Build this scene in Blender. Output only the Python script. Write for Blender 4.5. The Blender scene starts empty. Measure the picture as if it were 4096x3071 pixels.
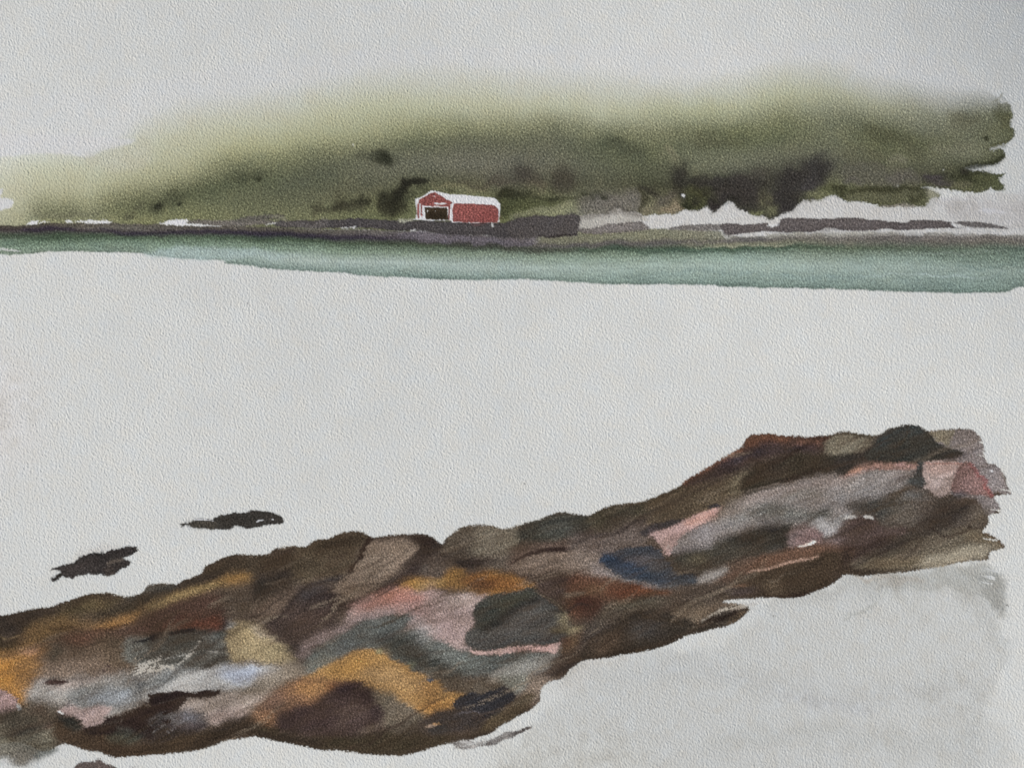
import bpy, math
import numpy as np

# ================================================================ camera, sky, sun, exposure
S = bpy.context.scene
U = 0.0001                                  # one painting unit in metres: the sheet shows 0.41 m x 0.31 m of paper
cam = bpy.data.objects.new('camera', bpy.data.cameras.new('camera')); S.collection.objects.link(cam)
DIST = 0.42
cam.location = (2048 * U, -1535.5 * U, DIST)
cam.rotation_euler = (0, 0, 0)
cam.data.sensor_width = 36.0
cam.data.lens = 36.0 * DIST / (4096 * U)
cam.data.clip_start = 0.01; cam.data.clip_end = 500.0
S.camera = cam
SUN_EL, SUN_AZ = 38.0, 200.0                # azimuth of the light measured anticlockwise from +x
w = bpy.data.worlds.new('World'); S.world = w; w.use_nodes = True
nt = w.node_tree; bg = nt.nodes['Background']
sky = nt.nodes.new('ShaderNodeTexSky'); sky.sky_type = 'NISHITA'; sky.sun_disc = False
sky.sun_elevation = math.radians(SUN_EL); sky.sun_rotation = math.radians(90.0 - SUN_AZ)
nt.links.new(sky.outputs[0], bg.inputs[0]); bg.inputs[1].default_value = 0.06
sun = bpy.data.objects.new('sun', bpy.data.lights.new('sun', 'SUN')); S.collection.objects.link(sun)
sun.data.energy = 3.28; sun.data.angle = math.radians(3.0); sun.data.color = (1.0, 0.945, 0.87)
sun.rotation_euler = (0, math.radians(90.0 - SUN_EL), math.radians(SUN_AZ))
sun.location = (-0.5, -0.5, 1.0)
S.view_settings.view_transform = 'Standard'; S.view_settings.look = 'None'
S.view_settings.exposure = 0.0; S.view_settings.gamma = 1.0
S.render.engine = 'CYCLES'
ALB = 1.32                                  # paper reflectance over the value it shows in this light

# ---------------------------------------------------------------- the painting, computed as pigment on a grid
# The sheet is measured in painting units: 4096 x 3071 units, 1 unit = 0.1 mm.
X0, Y0, X1, Y1, STEP = -180.0, -140.0, 4276.0, 3211.0, 2.3
NW = int((X1 - X0) / STEP) + 1
NH = int((Y1 - Y0) / STEP) + 1
rng = np.random.RandomState(7)

def spectral(low, high, seed, ax=1.0, ay=1.0, ang=0.0, power=0.0):
    """band limited noise, wavelengths low..high in painting units, optionally stretched"""
    r = np.random.RandomState(seed)
    f = np.fft.rfft2(r.standard_normal((NH, NW)).astype(np.float32))
    ky = np.fft.fftfreq(NH, STEP)[:, None]; kx = np.fft.rfftfreq(NW, STEP)[None, :]
    c, s = math.cos(ang), math.sin(ang)
    k = np.sqrt(((kx * c + ky * s) * ax) ** 2 + ((-kx * s + ky * c) * ay) ** 2) + 1e-9
    w = np.exp(-(k * low * 0.7) ** 2) * (1 - np.exp(-(k * high) ** 2)) * k ** (-power)
    n = np.fft.irfft2(f * w, s=(NH, NW))
    return (n / n.std()).astype(np.float32)

GRAIN = spectral(10, 24, 1, ax=1.4, ay=0.85, ang=1.2)   # the felt marks of cold pressed paper
GRAIN2 = spectral(16, 40, 11, ax=1.3, ay=0.8, ang=2.2)
TOOTH = spectral(5, 12, 2)
WX = spectral(50, 240, 3, power=1.3); WY = spectral(50, 240, 4, power=1.3)      # brush edge wander
FX = spectral(12, 40, 5); FY = spectral(12, 40, 6)                                 # fine ragged edge
BLOT = spectral(60, 500, 8, power=1.5)
BLOT2 = spectral(30, 200, 9, power=1.0)
STREAK = spectral(10, 60, 10, ax=9, ay=1.0, power=0.6)
STREAKR = spectral(9, 50, 12, ax=5, ay=1.0, ang=-0.36, power=0.6)
STREAKW = spectral(30, 140, 14, ax=4, ay=1.0, ang=-0.36, power=0.6)
FLOW = 0.0; RG = 1.0
PEP = spectral(8, 22, 13)

def srgb2lin(c):
    c = np.asarray(c, dtype=np.float32) / 255.0
    return np.where(c <= 0.04045, c / 12.92, ((c + 0.055) / 1.055) ** 2.4).astype(np.float32)

CH = 0.80; SK = 1.0; RK = 0.5
def tone(c):
    c = np.asarray(c, np.float32); l = 0.3 * c[0] + 0.59 * c[1] + 0.11 * c[2]
    return l + (c - l) * CH
PAPER = (203, 204, 200)
COL = np.empty((NH, NW, 3), np.float32); COL[:] = srgb2lin(PAPER)
INK = np.zeros((NH, NW), np.float32)          # how much pigment lies on the paper

FR = {'F': (0, 0, 4096 / 2211.0)}
for i in range(4): FR['T%d' % (i + 1)] = (1024 * i, 200, 1024 / 1698.0)
FR['R1'] = (0, 2000, 1024 / 1585.0); FR['R2'] = (1024, 2000, 1024 / 1585.0)
FR['R3'] = (2048, 1650, 1024 / 1585.0); FR['R4'] = (3072, 1650, 1024 / 1585.0)
FR['B'] = (1640, 740, 380 / 2212.0); FR['K'] = (150, 2150, 450 / 2212.0); FR['L'] = (680, 2000, 480 / 2212.0)
FR['D'] = (1700, 2850, 500 / 2212.0)
for i, (a_, b_) in enumerate(((0, 2300), (600, 2250), (1200, 2100), (1700, 2050), (2300, 1900), (2700, 1680), (3350, 1680))):
    FR['S%d' % (i + 1)] = (a_, b_, 700 / 1505.0)
CLIP = None
REG = []; NEXT = None
def R(name, parent=None):
    '''the next patch is also the outline of an object or part'''
    global NEXT
    NEXT = (name, parent)

def P(s):
    """'R1 0,718 120,695 R2 60,335' -> points in painting units"""
    out = []; f = FR['F']
    for t in s.split():
        if t in FR: f = FR[t]; continue
        a, b = t.split(',')
        out.append((f[0] + float(a) * f[2], f[1] + float(b) * f[2]))
    return np.array(out)

def smooth(p, closed=True, n=5):
    m = len(p); out = []
    rngi = range(m) if closed else range(m - 1)
    for i in rngi:
        if closed: a, b, c, d = p[i - 1], p[i], p[(i + 1) % m], p[(i + 2) % m]
        else: a, b, c, d = p[max(i - 1, 0)], p[i], p[i + 1], p[min(i + 2, m - 1)]
        for k in range(n):
            t = k / n
            out.append(0.5 * ((2 * b) + (c - a) * t + (2 * a - 5 * b + 4 * c - d) * t * t + (3 * b - a - 3 * c + d) * t ** 3))
    if not closed: out.append(p[-1])
    return np.array(out)

def raster(p, box):
    x0, y0, x1, y1 = box; H = y1 - y0; W = x1 - x0
    acc = np.zeros((H, W + 1), np.int32)
    g = (p - np.array([X0, Y0])) / STEP - np.array([x0, y0])
    m = len(g)
    for i in range(m):
        (ax, ay), (bx, by) = g[i], g[(i + 1) % m]
        if ay == by: continue
        if ay > by: ax, ay, bx, by = bx, by, ax, ay
        ra = max(int(math.ceil(ay)), 0); rb = min(int(math.ceil(by)), H)
        if rb <= ra: continue
        ys = np.arange(ra, rb)
        xs = np.clip(np.ceil(ax + (ys - ay) * (bx - ax) / (by - ay)), 0, W).astype(int)
        np.add.at(acc, (ys, xs), 1)
    return (np.cumsum(acc, 1)[:, :W] % 2).astype(np.float32)

def blur(a, r):
    r = r / STEP
    if r < 0.4: return a
    sig = r * 0.75
    n = int(math.ceil(sig * 2.6)); k = np.exp(-0.5 * (np.arange(-n, n + 1) / sig) ** 2); k /= k.sum()
    if n > 8:                                           # three box passes for wide blurs
        w = max(int(sig * 1.0), 1)
        for _ in range(3):
            for axn in (0, 1):
                pad = [(0, 0)] * a.ndim; pad[axn] = (w + 1, w)
                c = np.cumsum(np.pad(a, pad, mode='edge'), axis=axn, dtype=np.float64)
                L = a.shape[axn]
                sl1 = [slice(None)] * a.ndim; sl0 = list(sl1)
                sl1[axn] = slice(2 * w + 1, 2 * w + 1 + L); sl0[axn] = slice(0, L)
                a = ((c[tuple(sl1)] - c[tuple(sl0)]) / (2 * w + 1)).astype(np.float32)
        return a
    for axn in (0, 1):
        pad = [(0, 0)] * a.ndim; pad[axn] = (n, n)
        b = np.pad(a, pad, mode='edge'); o = np.zeros_like(a)
        L = a.shape[axn]
        for j, kv in enumerate(k):
            sl = [slice(None)] * a.ndim; sl[axn] = slice(j, j + L)
            o += kv * b[tuple(sl)]
        a = o.astype(np.float32)
    return a

def mask_of(p, soft=4, rough=6, ragged=4, dry=0.0, straight=False):
    if not straight: p = smooth(p)
    if soft >= 5: soft = soft * SK
    ragged = ragged * RK; rough = rough * RG
    m = soft * 2.5 + rough * 3 + ragged * 3 + 12
    x0 = int(max((p[:, 0].min() - m - X0) / STEP, 0)); x1 = int(min((p[:, 0].max() + m - X0) / STEP + 2, NW))
    y0 = int(max((p[:, 1].min() - m - Y0) / STEP, 0)); y1 = int(min((p[:, 1].max() + m - Y0) / STEP + 2, NH))
    if x1 <= x0 + 1 or y1 <= y0 + 1: return None, None
    box = (x0, y0, x1, y1)
    a = raster(p, box)
    sl = (slice(y0, y1), slice(x0, x1))
    a = blur(a, soft)
    yy, xx = np.mgrid[0:y1 - y0, 0:x1 - x0]
    dx = (WX[sl] * rough + FX[sl] * ragged) / STEP; dy = (WY[sl] * rough + FY[sl] * ragged) / STEP
    if FLOW and soft >= 4:
        fl = (STREAKR[sl] * 0.6 + STREAKW[sl]) * FLOW / STEP
        dx = dx + fl * 0.94; dy = dy - fl * 0.34
    xi = np.clip(xx + dx, 0, x1 - x0 - 1.001); yi = np.clip(yy + dy, 0, y1 - y0 - 1.001)
    xa = xi.astype(int); ya = yi.astype(int); fx = (xi - xa).astype(np.float32); fy = (yi - ya).astype(np.float32)
    a = (a[ya, xa] * (1 - fx) + a[ya, xa + 1] * fx) * (1 - fy) + (a[ya + 1, xa] * (1 - fx) + a[ya + 1, xa + 1] * fx) * fy
    if dry: a = a * np.clip(0.5 + (STREAKR[sl] + 0.7 * GRAIN[sl] + 1.4 - 2.6 * dry) * 1.6, 0, 1)
    return a.astype(np.float32), sl

def wash(s, rgb, a=1.0, soft=4, rough=6, ragged=4, edge=0.0, mott=0.12, dry=0.0, ink=1.0, straight=False, pts=None):
    """lay one patch of colour: soft wet edges, ragged dry edges, a darker rim where the pigment dried"""
    p = P(s) if pts is None else pts
    m, sl = mask_of(p, soft, rough, ragged, dry, straight)
    if m is None: return
    if CLIP is not None: m = m * CLIP[sl]
    global NEXT
    if NEXT: REG.append((NEXT[0], NEXT[1], m > 0.45, sl)); NEXT = None
    c = srgb2lin(tone(rgb))
    t = BLOT2[sl] * 0.6 + BLOT[sl] * 0.5
    cc = c[None, None, :] * np.clip(1 - mott * t, 0.4, 1.6)[..., None]
    if edge:
        rim = np.clip(m - blur(m, 12), 0, 1) * 2.2
        cc = cc * (1 - edge * np.clip(rim, 0, 1))[..., None]
    w = (m * a)[..., None]
    COL[sl] = COL[sl] * (1 - w) + cc * w
    INK[sl] = INK[sl] * (1 - m * a) + ink * m * a

def bare(s, rgb=(208, 209, 207), a=1.0, soft=2, rough=2, ragged=3, **k):
    wash(s, rgb, a, soft, rough, ragged, mott=0.0, ink=0.0, **k)

def dab(f, x, y, rx, ry, rgb, a=0.8, ang=0.0, soft=None, rough=9, ragged=3, mott=0.15):
    """elliptical soft dab; x y rx ry in the pixels of frame f"""
    o = FR[f]; t = np.linspace(0, 2 * math.pi, 15)[:-1]; an = math.radians(ang)
    u = np.cos(t) * rx; v = np.sin(t) * ry
    q = np.stack([o[0] + (x + u * math.cos(an) + v * math.sin(an)) * o[2], o[1] + (y - u * math.sin(an) + v * math.cos(an)) * o[2]], 1)
    if soft is None: soft = 0.55 * min(rx, ry) * o[2]
    wash('', rgb, a, soft, rough, ragged, mott=mott, pts=q)

def line(s, w, rgb, a=1.0, soft=3, rough=4, ragged=3, mott=0.1, edge=0.0, dry=0.0, ink=1.0):
    """a brush line through points, width w in painting units (number or list, tapering)"""
    p = smooth(P(s), closed=False)
    n = len(p)
    if np.isscalar(w): w = [w * 0.4, w, w, w * 0.4]
    ww = np.interp(np.linspace(0, 1, n), np.linspace(0, 1, len(w)), w) / 2
    d = np.gradient(p, axis=0); d /= np.linalg.norm(d, axis=1)[:, None] + 1e-9
    nrm = np.stack([-d[:, 1], d[:, 0]], 1)
    q = np.concatenate([p + nrm * ww[:, None], (p - nrm * ww[:, None])[::-1]])
    wash('', rgb, a, soft, rough, ragged, edge, mott, dry, ink, straight=True, pts=q)

def columns(cols, mask_pts, blurr=10, wob=14, soft=3, rough=3, ragged=4, mott=0.10, streak=0.0, edge=0.0, ink=1.0):
    """a graded wash: each column is (x, [(y, rgb), ...]) with the same number of stops"""
    xs = np.array([c[0] for c in cols]); n = len(cols[0][1])
    gx = X0 + np.arange(NW) * STEP
    ys = np.stack([np.interp(gx, xs, [c[1][k][0] for c in cols]) for k in range(n)])            # n,NW
    cs = np.stack([[np.interp(gx, xs, [srgb2lin(tone(c[1][k][1]))[ch] for c in cols]) for ch in range(3)] for k in range(n)])
    m, sl = mask_of(mask_pts, soft, rough, ragged)
    r0, r1 = sl[0].start, sl[0].stop
    gy = (Y0 + np.arange(r0, r1) * STEP)[:, None] + WY[r0:r1] * wob * 0.25 + BLOT[r0:r1] * wob * 0.9
    out = np.zeros((r1 - r0, NW, 3), np.float32); out[:] = cs[0].T[None]
    for k in range(n - 1):
        t = np.clip((gy - ys[k][None]) / np.maximum(ys[k + 1] - ys[k], 1)[None], 0, 1)[..., None]
        nxt = cs[k + 1].T[None]
        out = np.where(t > 0, cs[k].T[None] * (1 - t) + nxt * t, out)
    out = blur(out.astype(np.float32), blurr)[:, sl[1]]
    tt = BLOT2[sl] * 0.6 + BLOT[sl] * 0.4 + STREAK[sl] * streak
    lum = out.mean(2, keepdims=True); dark = np.clip((0.58 - lum) / 0.4, 0, 1)
    out = out * (1 - mott * tt[..., None] * dark)
    if edge: out = out * (1 - dark * edge * np.clip(np.clip(m - blur(m, 14), 0, 1) * 2.2, 0, 1)[..., None])
    w = m[..., None]
    COL[sl] = COL[sl] * (1 - w) + out * w
    INK[sl] = INK[sl] * (1 - m) + m * dark[..., 0] * ink

# ---- the far hillside
PW = PAPER
HC = [
 (-60, [(330,PW),(372,(200,198,184)),(402,(190,187,164)),(430,(186,182,157)),(450,(182,178,152)),(465,(178,172,146)),(478,(172,167,140)),(492,(168,164,138))]),
 (40,  [(325,PW),(350,(199,198,185)),(385,(190,187,163)),(415,(184,179,153)),(440,(176,172,142)),(460,(165,160,130)),(475,(160,156,125)),(490,(158,154,124))]),
 (100, [(318,PW),(342,(196,195,180)),(370,(190,188,162)),(405,(180,176,146)),(432,(152,148,115)),(450,(118,116,88)),(465,(122,120,88)),(480,(135,132,96))]),
 (150, [(322,PW),(342,(194,192,176)),(372,(188,186,160)),(408,(176,171,140)),(432,(150,146,112)),(452,(110,108,82)),(468,(122,120,90)),(484,(140,136,100))]),
 (200, [(330,PW),(344,(190,188,170)),(372,(186,184,158)),(412,(174,170,137)),(436,(152,148,113)),(458,(128,125,95)),(472,(132,129,96)),(486,(140,136,100))]),
 (250, [(300,PW),(330,(192,190,172)),(365,(184,181,154)),(400,(172,168,134)),(425,(140,136,102)),(452,(108,107,78)),(468,(115,113,80)),(482,(130,127,90))]),
 (300, [(255,PW),(310,(192,190,168)),(345,(184,181,153)),(388,(168,163,128)),(415,(130,127,95)),(438,(98,97,70)),(460,(104,103,73)),(478,(124,121,84))]),
 (400, [(232,PW),(300,(188,184,158)),(345,(176,172,140)),(375,(158,154,118)),(401,(118,116,86)),(422,(86,87,63)),(450,(108,108,77)),(470,(118,116,80))]),
 (500, [(222,PW),(272,(190,187,162)),(318,(175,171,132)),(345,(138,135,100)),(370,(104,103,76)),(392,(86,88,65)),(433,(100,100,75)),(466,(110,108,78))]),
 (600, [(208,PW),(264,(186,183,156)),(308,(165,162,122)),(336,(128,126,92)),(365,(100,100,75)),(388,(88,90,68)),(420,(95,94,72)),(462,(108,106,78))]),
 (700, [(182,PW),(250,(186,183,153)),(300,(162,159,121)),(332,(122,120,90)),(360,(100,99,77)),(388,(92,92,72)),(420,(96,93,72)),(462,(108,106,76))]),
 (800, [(160,PW),(236,(184,182,151)),(280,(154,151,115)),(314,(112,110,83)),(345,(104,101,82)),(372,(100,97,80)),(415,(94,90,69)),(460,(105,104,71))]),
 (900, [(150,PW),(228,(183,181,151)),(268,(144,142,106)),(300,(97,97,74)),(330,(101,98,80)),(352,(106,103,88)),(400,(86,84,62)),(460,(105,105,72))]),
 (1000,[(150,PW),(232,(183,180,151)),(272,(134,132,99)),(302,(99,97,77)),(328,(103,99,84)),(350,(108,103,90)),(388,(87,82,64)),(413,(112,109,80))]),
 (1100,[(160,PW),(230,(181,178,149)),(270,(136,133,101)),(302,(98,96,76)),(328,(101,97,82)),(350,(105,100,88)),(391,(87,81,69)),(450,(98,98,62))]),
 (1200,[(160,PW),(230,(181,179,151)),(268,(124,122,95)),(302,(98,96,78)),(330,(99,96,80)),(358,(100,96,82)),(398,(80,75,59)),(452,(126,127,88))]),
 (1300,[(166,PW),(236,(179,177,149)),(274,(118,117,90)),(308,(86,87,67)),(335,(90,90,71)),(362,(92,91,74)),(398,(84,80,64)),(453,(108,102,92))]),
 (1400,[(176,PW),(242,(173,171,141)),(286,(120,118,90)),(325,(95,95,70)),(345,(93,93,69)),(370,(88,87,66)),(402,(68,65,50)),(456,(124,117,90))]),
 (1500,[(182,PW),(242,(167,166,132)),(286,(108,107,80)),(318,(100,100,78)),(340,(104,103,82)),(360,(102,100,80)),(388,(58,55,44)),(450,(72,72,46))]),
 (1600,[(174,PW),(236,(171,170,139)),(275,(102,102,72)),(308,(93,94,69)),(335,(104,103,84)),(354,(104,102,85)),(386,(60,56,50)),(446,(56,51,46))]),
 (1700,[(142,PW),(204,(176,174,144)),(252,(117,116,86)),(287,(96,97,71)),(312,(102,100,78)),(332,(106,103,84)),(382,(58,53,50)),(453,(60,55,50))]),
 (1800,[(142,PW),(204,(168,166,138)),(252,(114,113,90)),(285,(110,109,86)),(312,(106,104,82)),(342,(94,91,78)),(380,(88,84,70)),(413,(108,107,74))]),
 (1900,[(162,PW),(213,(158,156,128)),(252,(110,109,82)),(281,(90,90,64)),(318,(98,97,70)),(348,(94,92,70)),(388,(86,83,68)),(412,(82,80,54))]),
 (2000,[(176,PW),(230,(134,132,106)),(268,(103,101,77)),(302,(90,89,64)),(334,(100,98,76)),(356,(92,89,70)),(390,(68,63,54)),(408,(92,90,64))]),
 (2100,[(190,PW),(236,(114,112,86)),(268,(95,93,68)),(300,(112,110,88)),(334,(118,116,94)),(354,(80,78,58)),(385,(62,61,42)),(408,(96,94,66))]),
 (2200,[(196,PW),(222,(98,98,71)),(240,(88,87,58)),(270,(96,95,69)),(302,(110,108,82)),(336,(74,74,51)),(384,(90,92,62)),(408,(96,96,73))]),
 (2330,[(196,PW),(222,(98,98,71)),(240,(88,87,58)),(270,(96,95,69)),(302,(110,108,82)),(336,(74,74,51)),(384,(90,92,62)),(408,(96,96,73))]),
]
kF = 4096 / 2211.0
def olive(c, t):      # the olive of the hill, a little yellower than noted above, paler left of the house
    return (c[0] - 2 * t, c[1] + 5 * t, c[2] - 5 * t) if c is not PW else c
for j_, (x_, st_) in enumerate(HC):
    if x_ >= 1900: HC[j_] = (x_, [(y + (14, 12, 5, 0, 0, 0, 0, 0)[i], c) for i, (y, c) in enumerate(st_)])
def lift(c, x, i):
    if c is PW: return c
    t = 0.01 + (0.14 * min(max((x - 1750) / 250, 0), 1) if i in (1, 2) else 0)
    return tuple(a + (200 - a) * t for a in c)
HC = [(x * kF, [((y - (24 if (i == 0 and x > 320) else 4 * (i == 1))) * kF, lift(olive(c, 0.5), x, i)) for i, (y, c) in enumerate(st)]) for x, st in HC]
HILL = "F -110,250 240,190 700,110 1200,90 1700,85 2000,110 2100,150 2165,196 T4 1600,328 1640,325 1672,345 1674,385 1688,398 1672,440 1660,485 1688,503 1672,560 1622,600 1550,625 1500,640 1522,652 1580,640 1612,680 1605,705 1560,727 1500,747 1400,752 1325,775 1342,786 1450,797 1540,812 1607,805 1580,835 1560,852 1592,885 1587,920 1530,925 1500,905 1470,930 1400,943 1300,936 1150,916 1020,910 1090,935 1148,962 1135,1012 1080,1042 980,1040 880,1040 760,1045 690,1020 600,1012 520,1003 470,977 430,966 370,985 290,1015 210,1030 172,1060 130,1092 90,1110 30,1128 T3 1690,1122 1620,1105 1560,1077 1500,1060 1470,1042 1420,1030 1385,1045 1340,1077 1310,1050 1250,1062 1190,1080 1140,1066 1100,1092 1050,1094 920,1092 800,1110 440,1200 0,1220 T2 900,1200 0,1190 T1 1100,1175 0,1180 -320,1175"
CH = 0.78
columns(HC, P(HILL), blurr=20, wob=6, soft=2.5, rough=2, ragged=4, mott=0.06, edge=0.25)
# crisp pale edges of the first wash on the left
bare("T1 0,925 20,940 12,985 60,988 105,1012 82,1050 0,1062 -250,1062 -250,925", (203,203,200))
bare("T1 250,560 700,585 820,590 905,598 830,635 700,672 600,716 520,712 420,690 200,690 60,705 -200,700 -200,560", (203,203,201), a=0.85, soft=5)
wash("T1 560,716 700,678 830,640 920,600 1000,560 1000,760 700,800", (186,184,162), a=0.55, soft=18, mott=.05)
def W2():
    r_ = np.random.RandomState(5)      # feathery dark touches inside the thicket and along the foot of the hill
    for f, x0, x1, ya, yb, n, c in (('T3',1060,1690,860,1020,34,(42,40,33)),('T4',0,420,800,1040,26,(46,43,40)),('T4',1000,1500,800,880,16,(48,50,34)),('T3',0,640,940,990,20,(46,48,32)),('T2',380,720,990,1070,9,(64,62,44)),('T2',880,1130,890,1060,10,(42,42,32))):
        for _ in range(n):
            dab(f, r_.uniform(x0, x1), r_.uniform(ya, yb), r_.uniform(10, 34), r_.uniform(10, 24), c, r_.uniform(.3, .65), rough=4)
# soft wet-in-wet blobs
R('bush_knoll', None); dab('T2',840,725,78,42,(40,43,31),.95,ang=-8); dab('T2',850,735,45,28,(30,33,24),.8); dab('T2',700,705,90,24,(78,79,60),.6,ang=-10)
R('bush_dot_a', None); dab('T1',1057,1038,27,18,(22,25,18),1,rough=3,soft=5); dab('T1',1057,1038,50,34,(55,56,40),.6); R('bush_dot_b', None); dab('T1',1192,1022,17,12,(30,33,22),1,rough=3,soft=4)
dab('T1',1160,985,80,40,(66,68,48),.55,ang=15); dab('T1',875,1085,32,18,(74,73,54),.7,ang=20); dab('T1',930,1050,35,20,(80,79,58),.6)
dab('T1',440,1085,230,26,(98,97,74),.6); dab('T2',22,862,24,17,(38,40,27),.9,rough=3); dab('T1',1650,840,150,40,(68,70,50),.5,ang=18)
R('bush_low_a', None); dab('T2',560,1050,60,32,(62,60,42),.85); R('bush_low_b', None); dab('T2',680,1005,60,36,(62,61,42),.8,ang=15); dab('T2',430,1062,60,22,(78,76,54),.7)
R('bush_tall_a', None); dab('T2',900,1030,90,50,(62,60,42),.8); dab('T2',910,955,60,50,(46,45,33),.85,ang=40); R('bush_tall_b', None); dab('T2',985,910,70,26,(38,37,28),.85,ang=25); dab('T2',1080,890,60,20,(44,43,34),.8,ang=12)
dab('T2',330,850,190,60,(88,91,72),.45,ang=12); dab('T2',1500,865,180,26,(80,72,58),.6); dab('T2',1330,900,200,20,(128,122,86),.5)
R('bush_behind', None); dab('T2',1660,960,70,34,(40,40,27),.9); dab('T2',1670,1040,60,50,(62,66,42),.9); dab('T2',1290,940,30,10,(55,54,38),.6)
R('hedge', None); wash("T3 0,935 120,955 240,968 400,985 640,970 700,985 500,1000 300,1010 140,990 0,980 -60,960", (48,48,31), .85, soft=10)
wash("T3 -40,980 240,1000 440,1010 440,1030 240,1060 60,1085 -60,1100", (72,75,46), .8, soft=10)
wash("T3 60,1085 250,1040 440,1015 445,1085 300,1092 150,1096 0,1122", (128,128,96), .75, soft=8)
dab('T3',80,830,60,60,(80,74,62),.8); dab('T3',340,860,75,80,(74,69,55),.8); dab('T3',150,900,70,40,(105,94,72),.5)
dab('T3',680,600,90,50,(76,80,58),.7); dab('T3',800,680,120,50,(84,88,66),.6,ang=-25); dab('T3',960,780,110,50,(84,86,64),.5,ang=-30)
dab('T3',1040,690,60,30,(135,130,98),.5,ang=-30)
R('bank', None); wash("T3 445,1000 560,970 700,960 760,930 860,950 860,1075 740,1075 640,1062 520,1078 445,1085", (108,102,94), .75, soft=16, rough=4)
wash("T3 640,1050 700,1040 760,1052 840,1060 830,1080 760,1078 680,1066 600,1075", (78,73,66), .8, soft=5)
R('bush_m1', None); dab('T3',930,935,70,26,(52,49,40),.85); dab('T3',872,1000,18,70,(62,60,42),.85); dab('T3',1010,1000,90,40,(88,80,72),.7); 
dab('T3',1050,1062,90,26,(134,118,92),.85); dab('T3',930,1045,50,30,(110,102,82),.7)
R('bush_r1', None); dab('T3',1105,850,60,70,(52,49,43),.85); dab('T3',1090,780,40,40,(70,68,54),.6); dab('T3',1100,960,34,60,(60,57,44),.8)
R('bush_r2', None); dab('T3',1400,870,220,46,(60,55,51),.85,ang=3); R('bush_r3', None); dab('T3',1480,950,170,70,(60,54,51),.85); R('bush_r4', None); dab('T3',1230,960,90,70,(66,65,40),.85)
dab('T3',1150,1026,52,28,(38,40,28),.9); dab('T3',1350,1040,50,36,(50,44,45),.9); dab('T3',1440,1000,60,30,(52,47,46),.8)
dab('T3',1650,830,70,50,(76,72,62),.7); dab('T3',1620,1080,50,30,(102,104,68),.8); dab('T3',1690,960,60,60,(110,106,72),.7)
R('bush_r5', None); dab('T4',330,780,100,80,(60,57,54),.9); R('bush_r6', None); dab('T4',190,860,120,70,(58,54,51),.9); R('bush_r7', None); dab('T4',130,950,110,80,(58,54,50),.9); dab('T4',130,1040,80,50,(54,50,49),.95)
dab('T4',280,880,70,34,(70,66,66),.8,ang=30); dab('T4',30,880,60,60,(66,64,52),.8); dab('T4',30,1060,50,40,(112,112,78),.7)
W2()
dab('T4',330,955,70,34,(112,112,78),.8); dab('T4',400,905,60,30,(80,82,50),.75); dab('T4',480,925,56,34,(56,57,36),.9); dab('T4',520,965,60,30,(60,60,38),.85)
dab('T4',560,860,60,36,(88,83,80),.7); dab('T4',880,850,90,40,(92,87,84),.7); R('bush_e1', None); dab('T4',1100,830,90,36,(68,62,62),.9); dab('T4',1140,880,90,26,(74,68,66),.8)
R('bush_e2', None); dab('T4',1380,835,140,40,(54,56,38),.9); dab('T4',1320,800,50,26,(50,48,38),.9); dab('T4',1290,900,90,26,(104,101,74),.7)
line("T4 500,775 600,758 720,760 850,792 960,812 1060,808",16,(92,90,68),.7,soft=5)
wash("T4 520,770 700,762 860,795 1000,815 1000,905 700,900 560,905 500,850",(98,94,80),.55,soft=12)
R('hedge_e', None); line("T4 540,940 700,930 900,932 1070,938",[14,26,26,22],(58,58,38),.9,soft=6)
wash("T4 540,955 800,945 1080,950 1060,990 900,1005 700,1008 560,1005",(98,97,70),.8,soft=8)
dab('T4',990,985,62,22,(70,70,46),.85,ang=10); dab('T4',1100,975,44,50,(150,146,122),.7); dab('T4',880,1030,130,14,(168,158,146),.6)
dab('T4',760,540,130,40,(84,84,58),.6,ang=-32); dab('T4',960,640,120,40,(84,84,60),.6,ang=-35); dab('T4',640,700,160,40,(98,97,72),.5)
dab('T4',880,740,80,30,(118,115,92),.6); dab('T4',1250,640,160,40,(118,116,90),.5); dab('T4',1320,440,120,50,(92,90,66),.6)
R('bush_e3', None); dab('T4',1475,566,24,18,(50,51,32),.95,rough=4,soft=6); dab('T4',1600,390,60,34,(84,84,54),.7); dab('T4',1640,440,34,60,(92,91,60),.6)
line("T4 1330,770 1420,755 1520,735 1600,695",[20,26,26,14],(54,56,38),.9,soft=6); line("T4 1500,615 1600,602 1680,540",10,(80,80,52),.8,soft=3)
dab('T4',1480,845,90,30,(86,88,56),.7); dab('T4',1540,640,70,18,(96,95,66),.6)
line("T4 1540,330 1600,300 1620,270",10,(128,126,104),.6)
for px, py in ((1177,788),(869,900),(1560,838)): dab('T4',px,py,5,4,(190,190,175),.9,soft=2,rough=1)
bare("T3 1120,972 1145,962 1138,982", (206,208,206),soft=2); line("T2 632,618 645,635",5,(196,196,178),.9,soft=2,rough=1)
dab('T2',900,1010,110,60,(48,47,34),.75); dab('T2',930,940,90,40,(40,39,29),.75,ang=30); dab('T2',1040,890,90,22,(38,37,29),.75,ang=10); dab('T2',600,1040,120,40,(60,58,42),.7); dab('T2',690,1000,50,30,(50,50,36),.7)
dab('T2',1630,860,90,40,(78,72,60),.5); dab('T3',80,840,80,80,(68,63,53),.7); dab('T3',340,870,85,80,(64,59,48),.7); dab('T3',1110,830,70,80,(50,48,41),.7); dab('T3',1300,880,200,40,(48,46,40),.6); dab('T3',1560,900,120,90,(50,46,42),.6)
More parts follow.
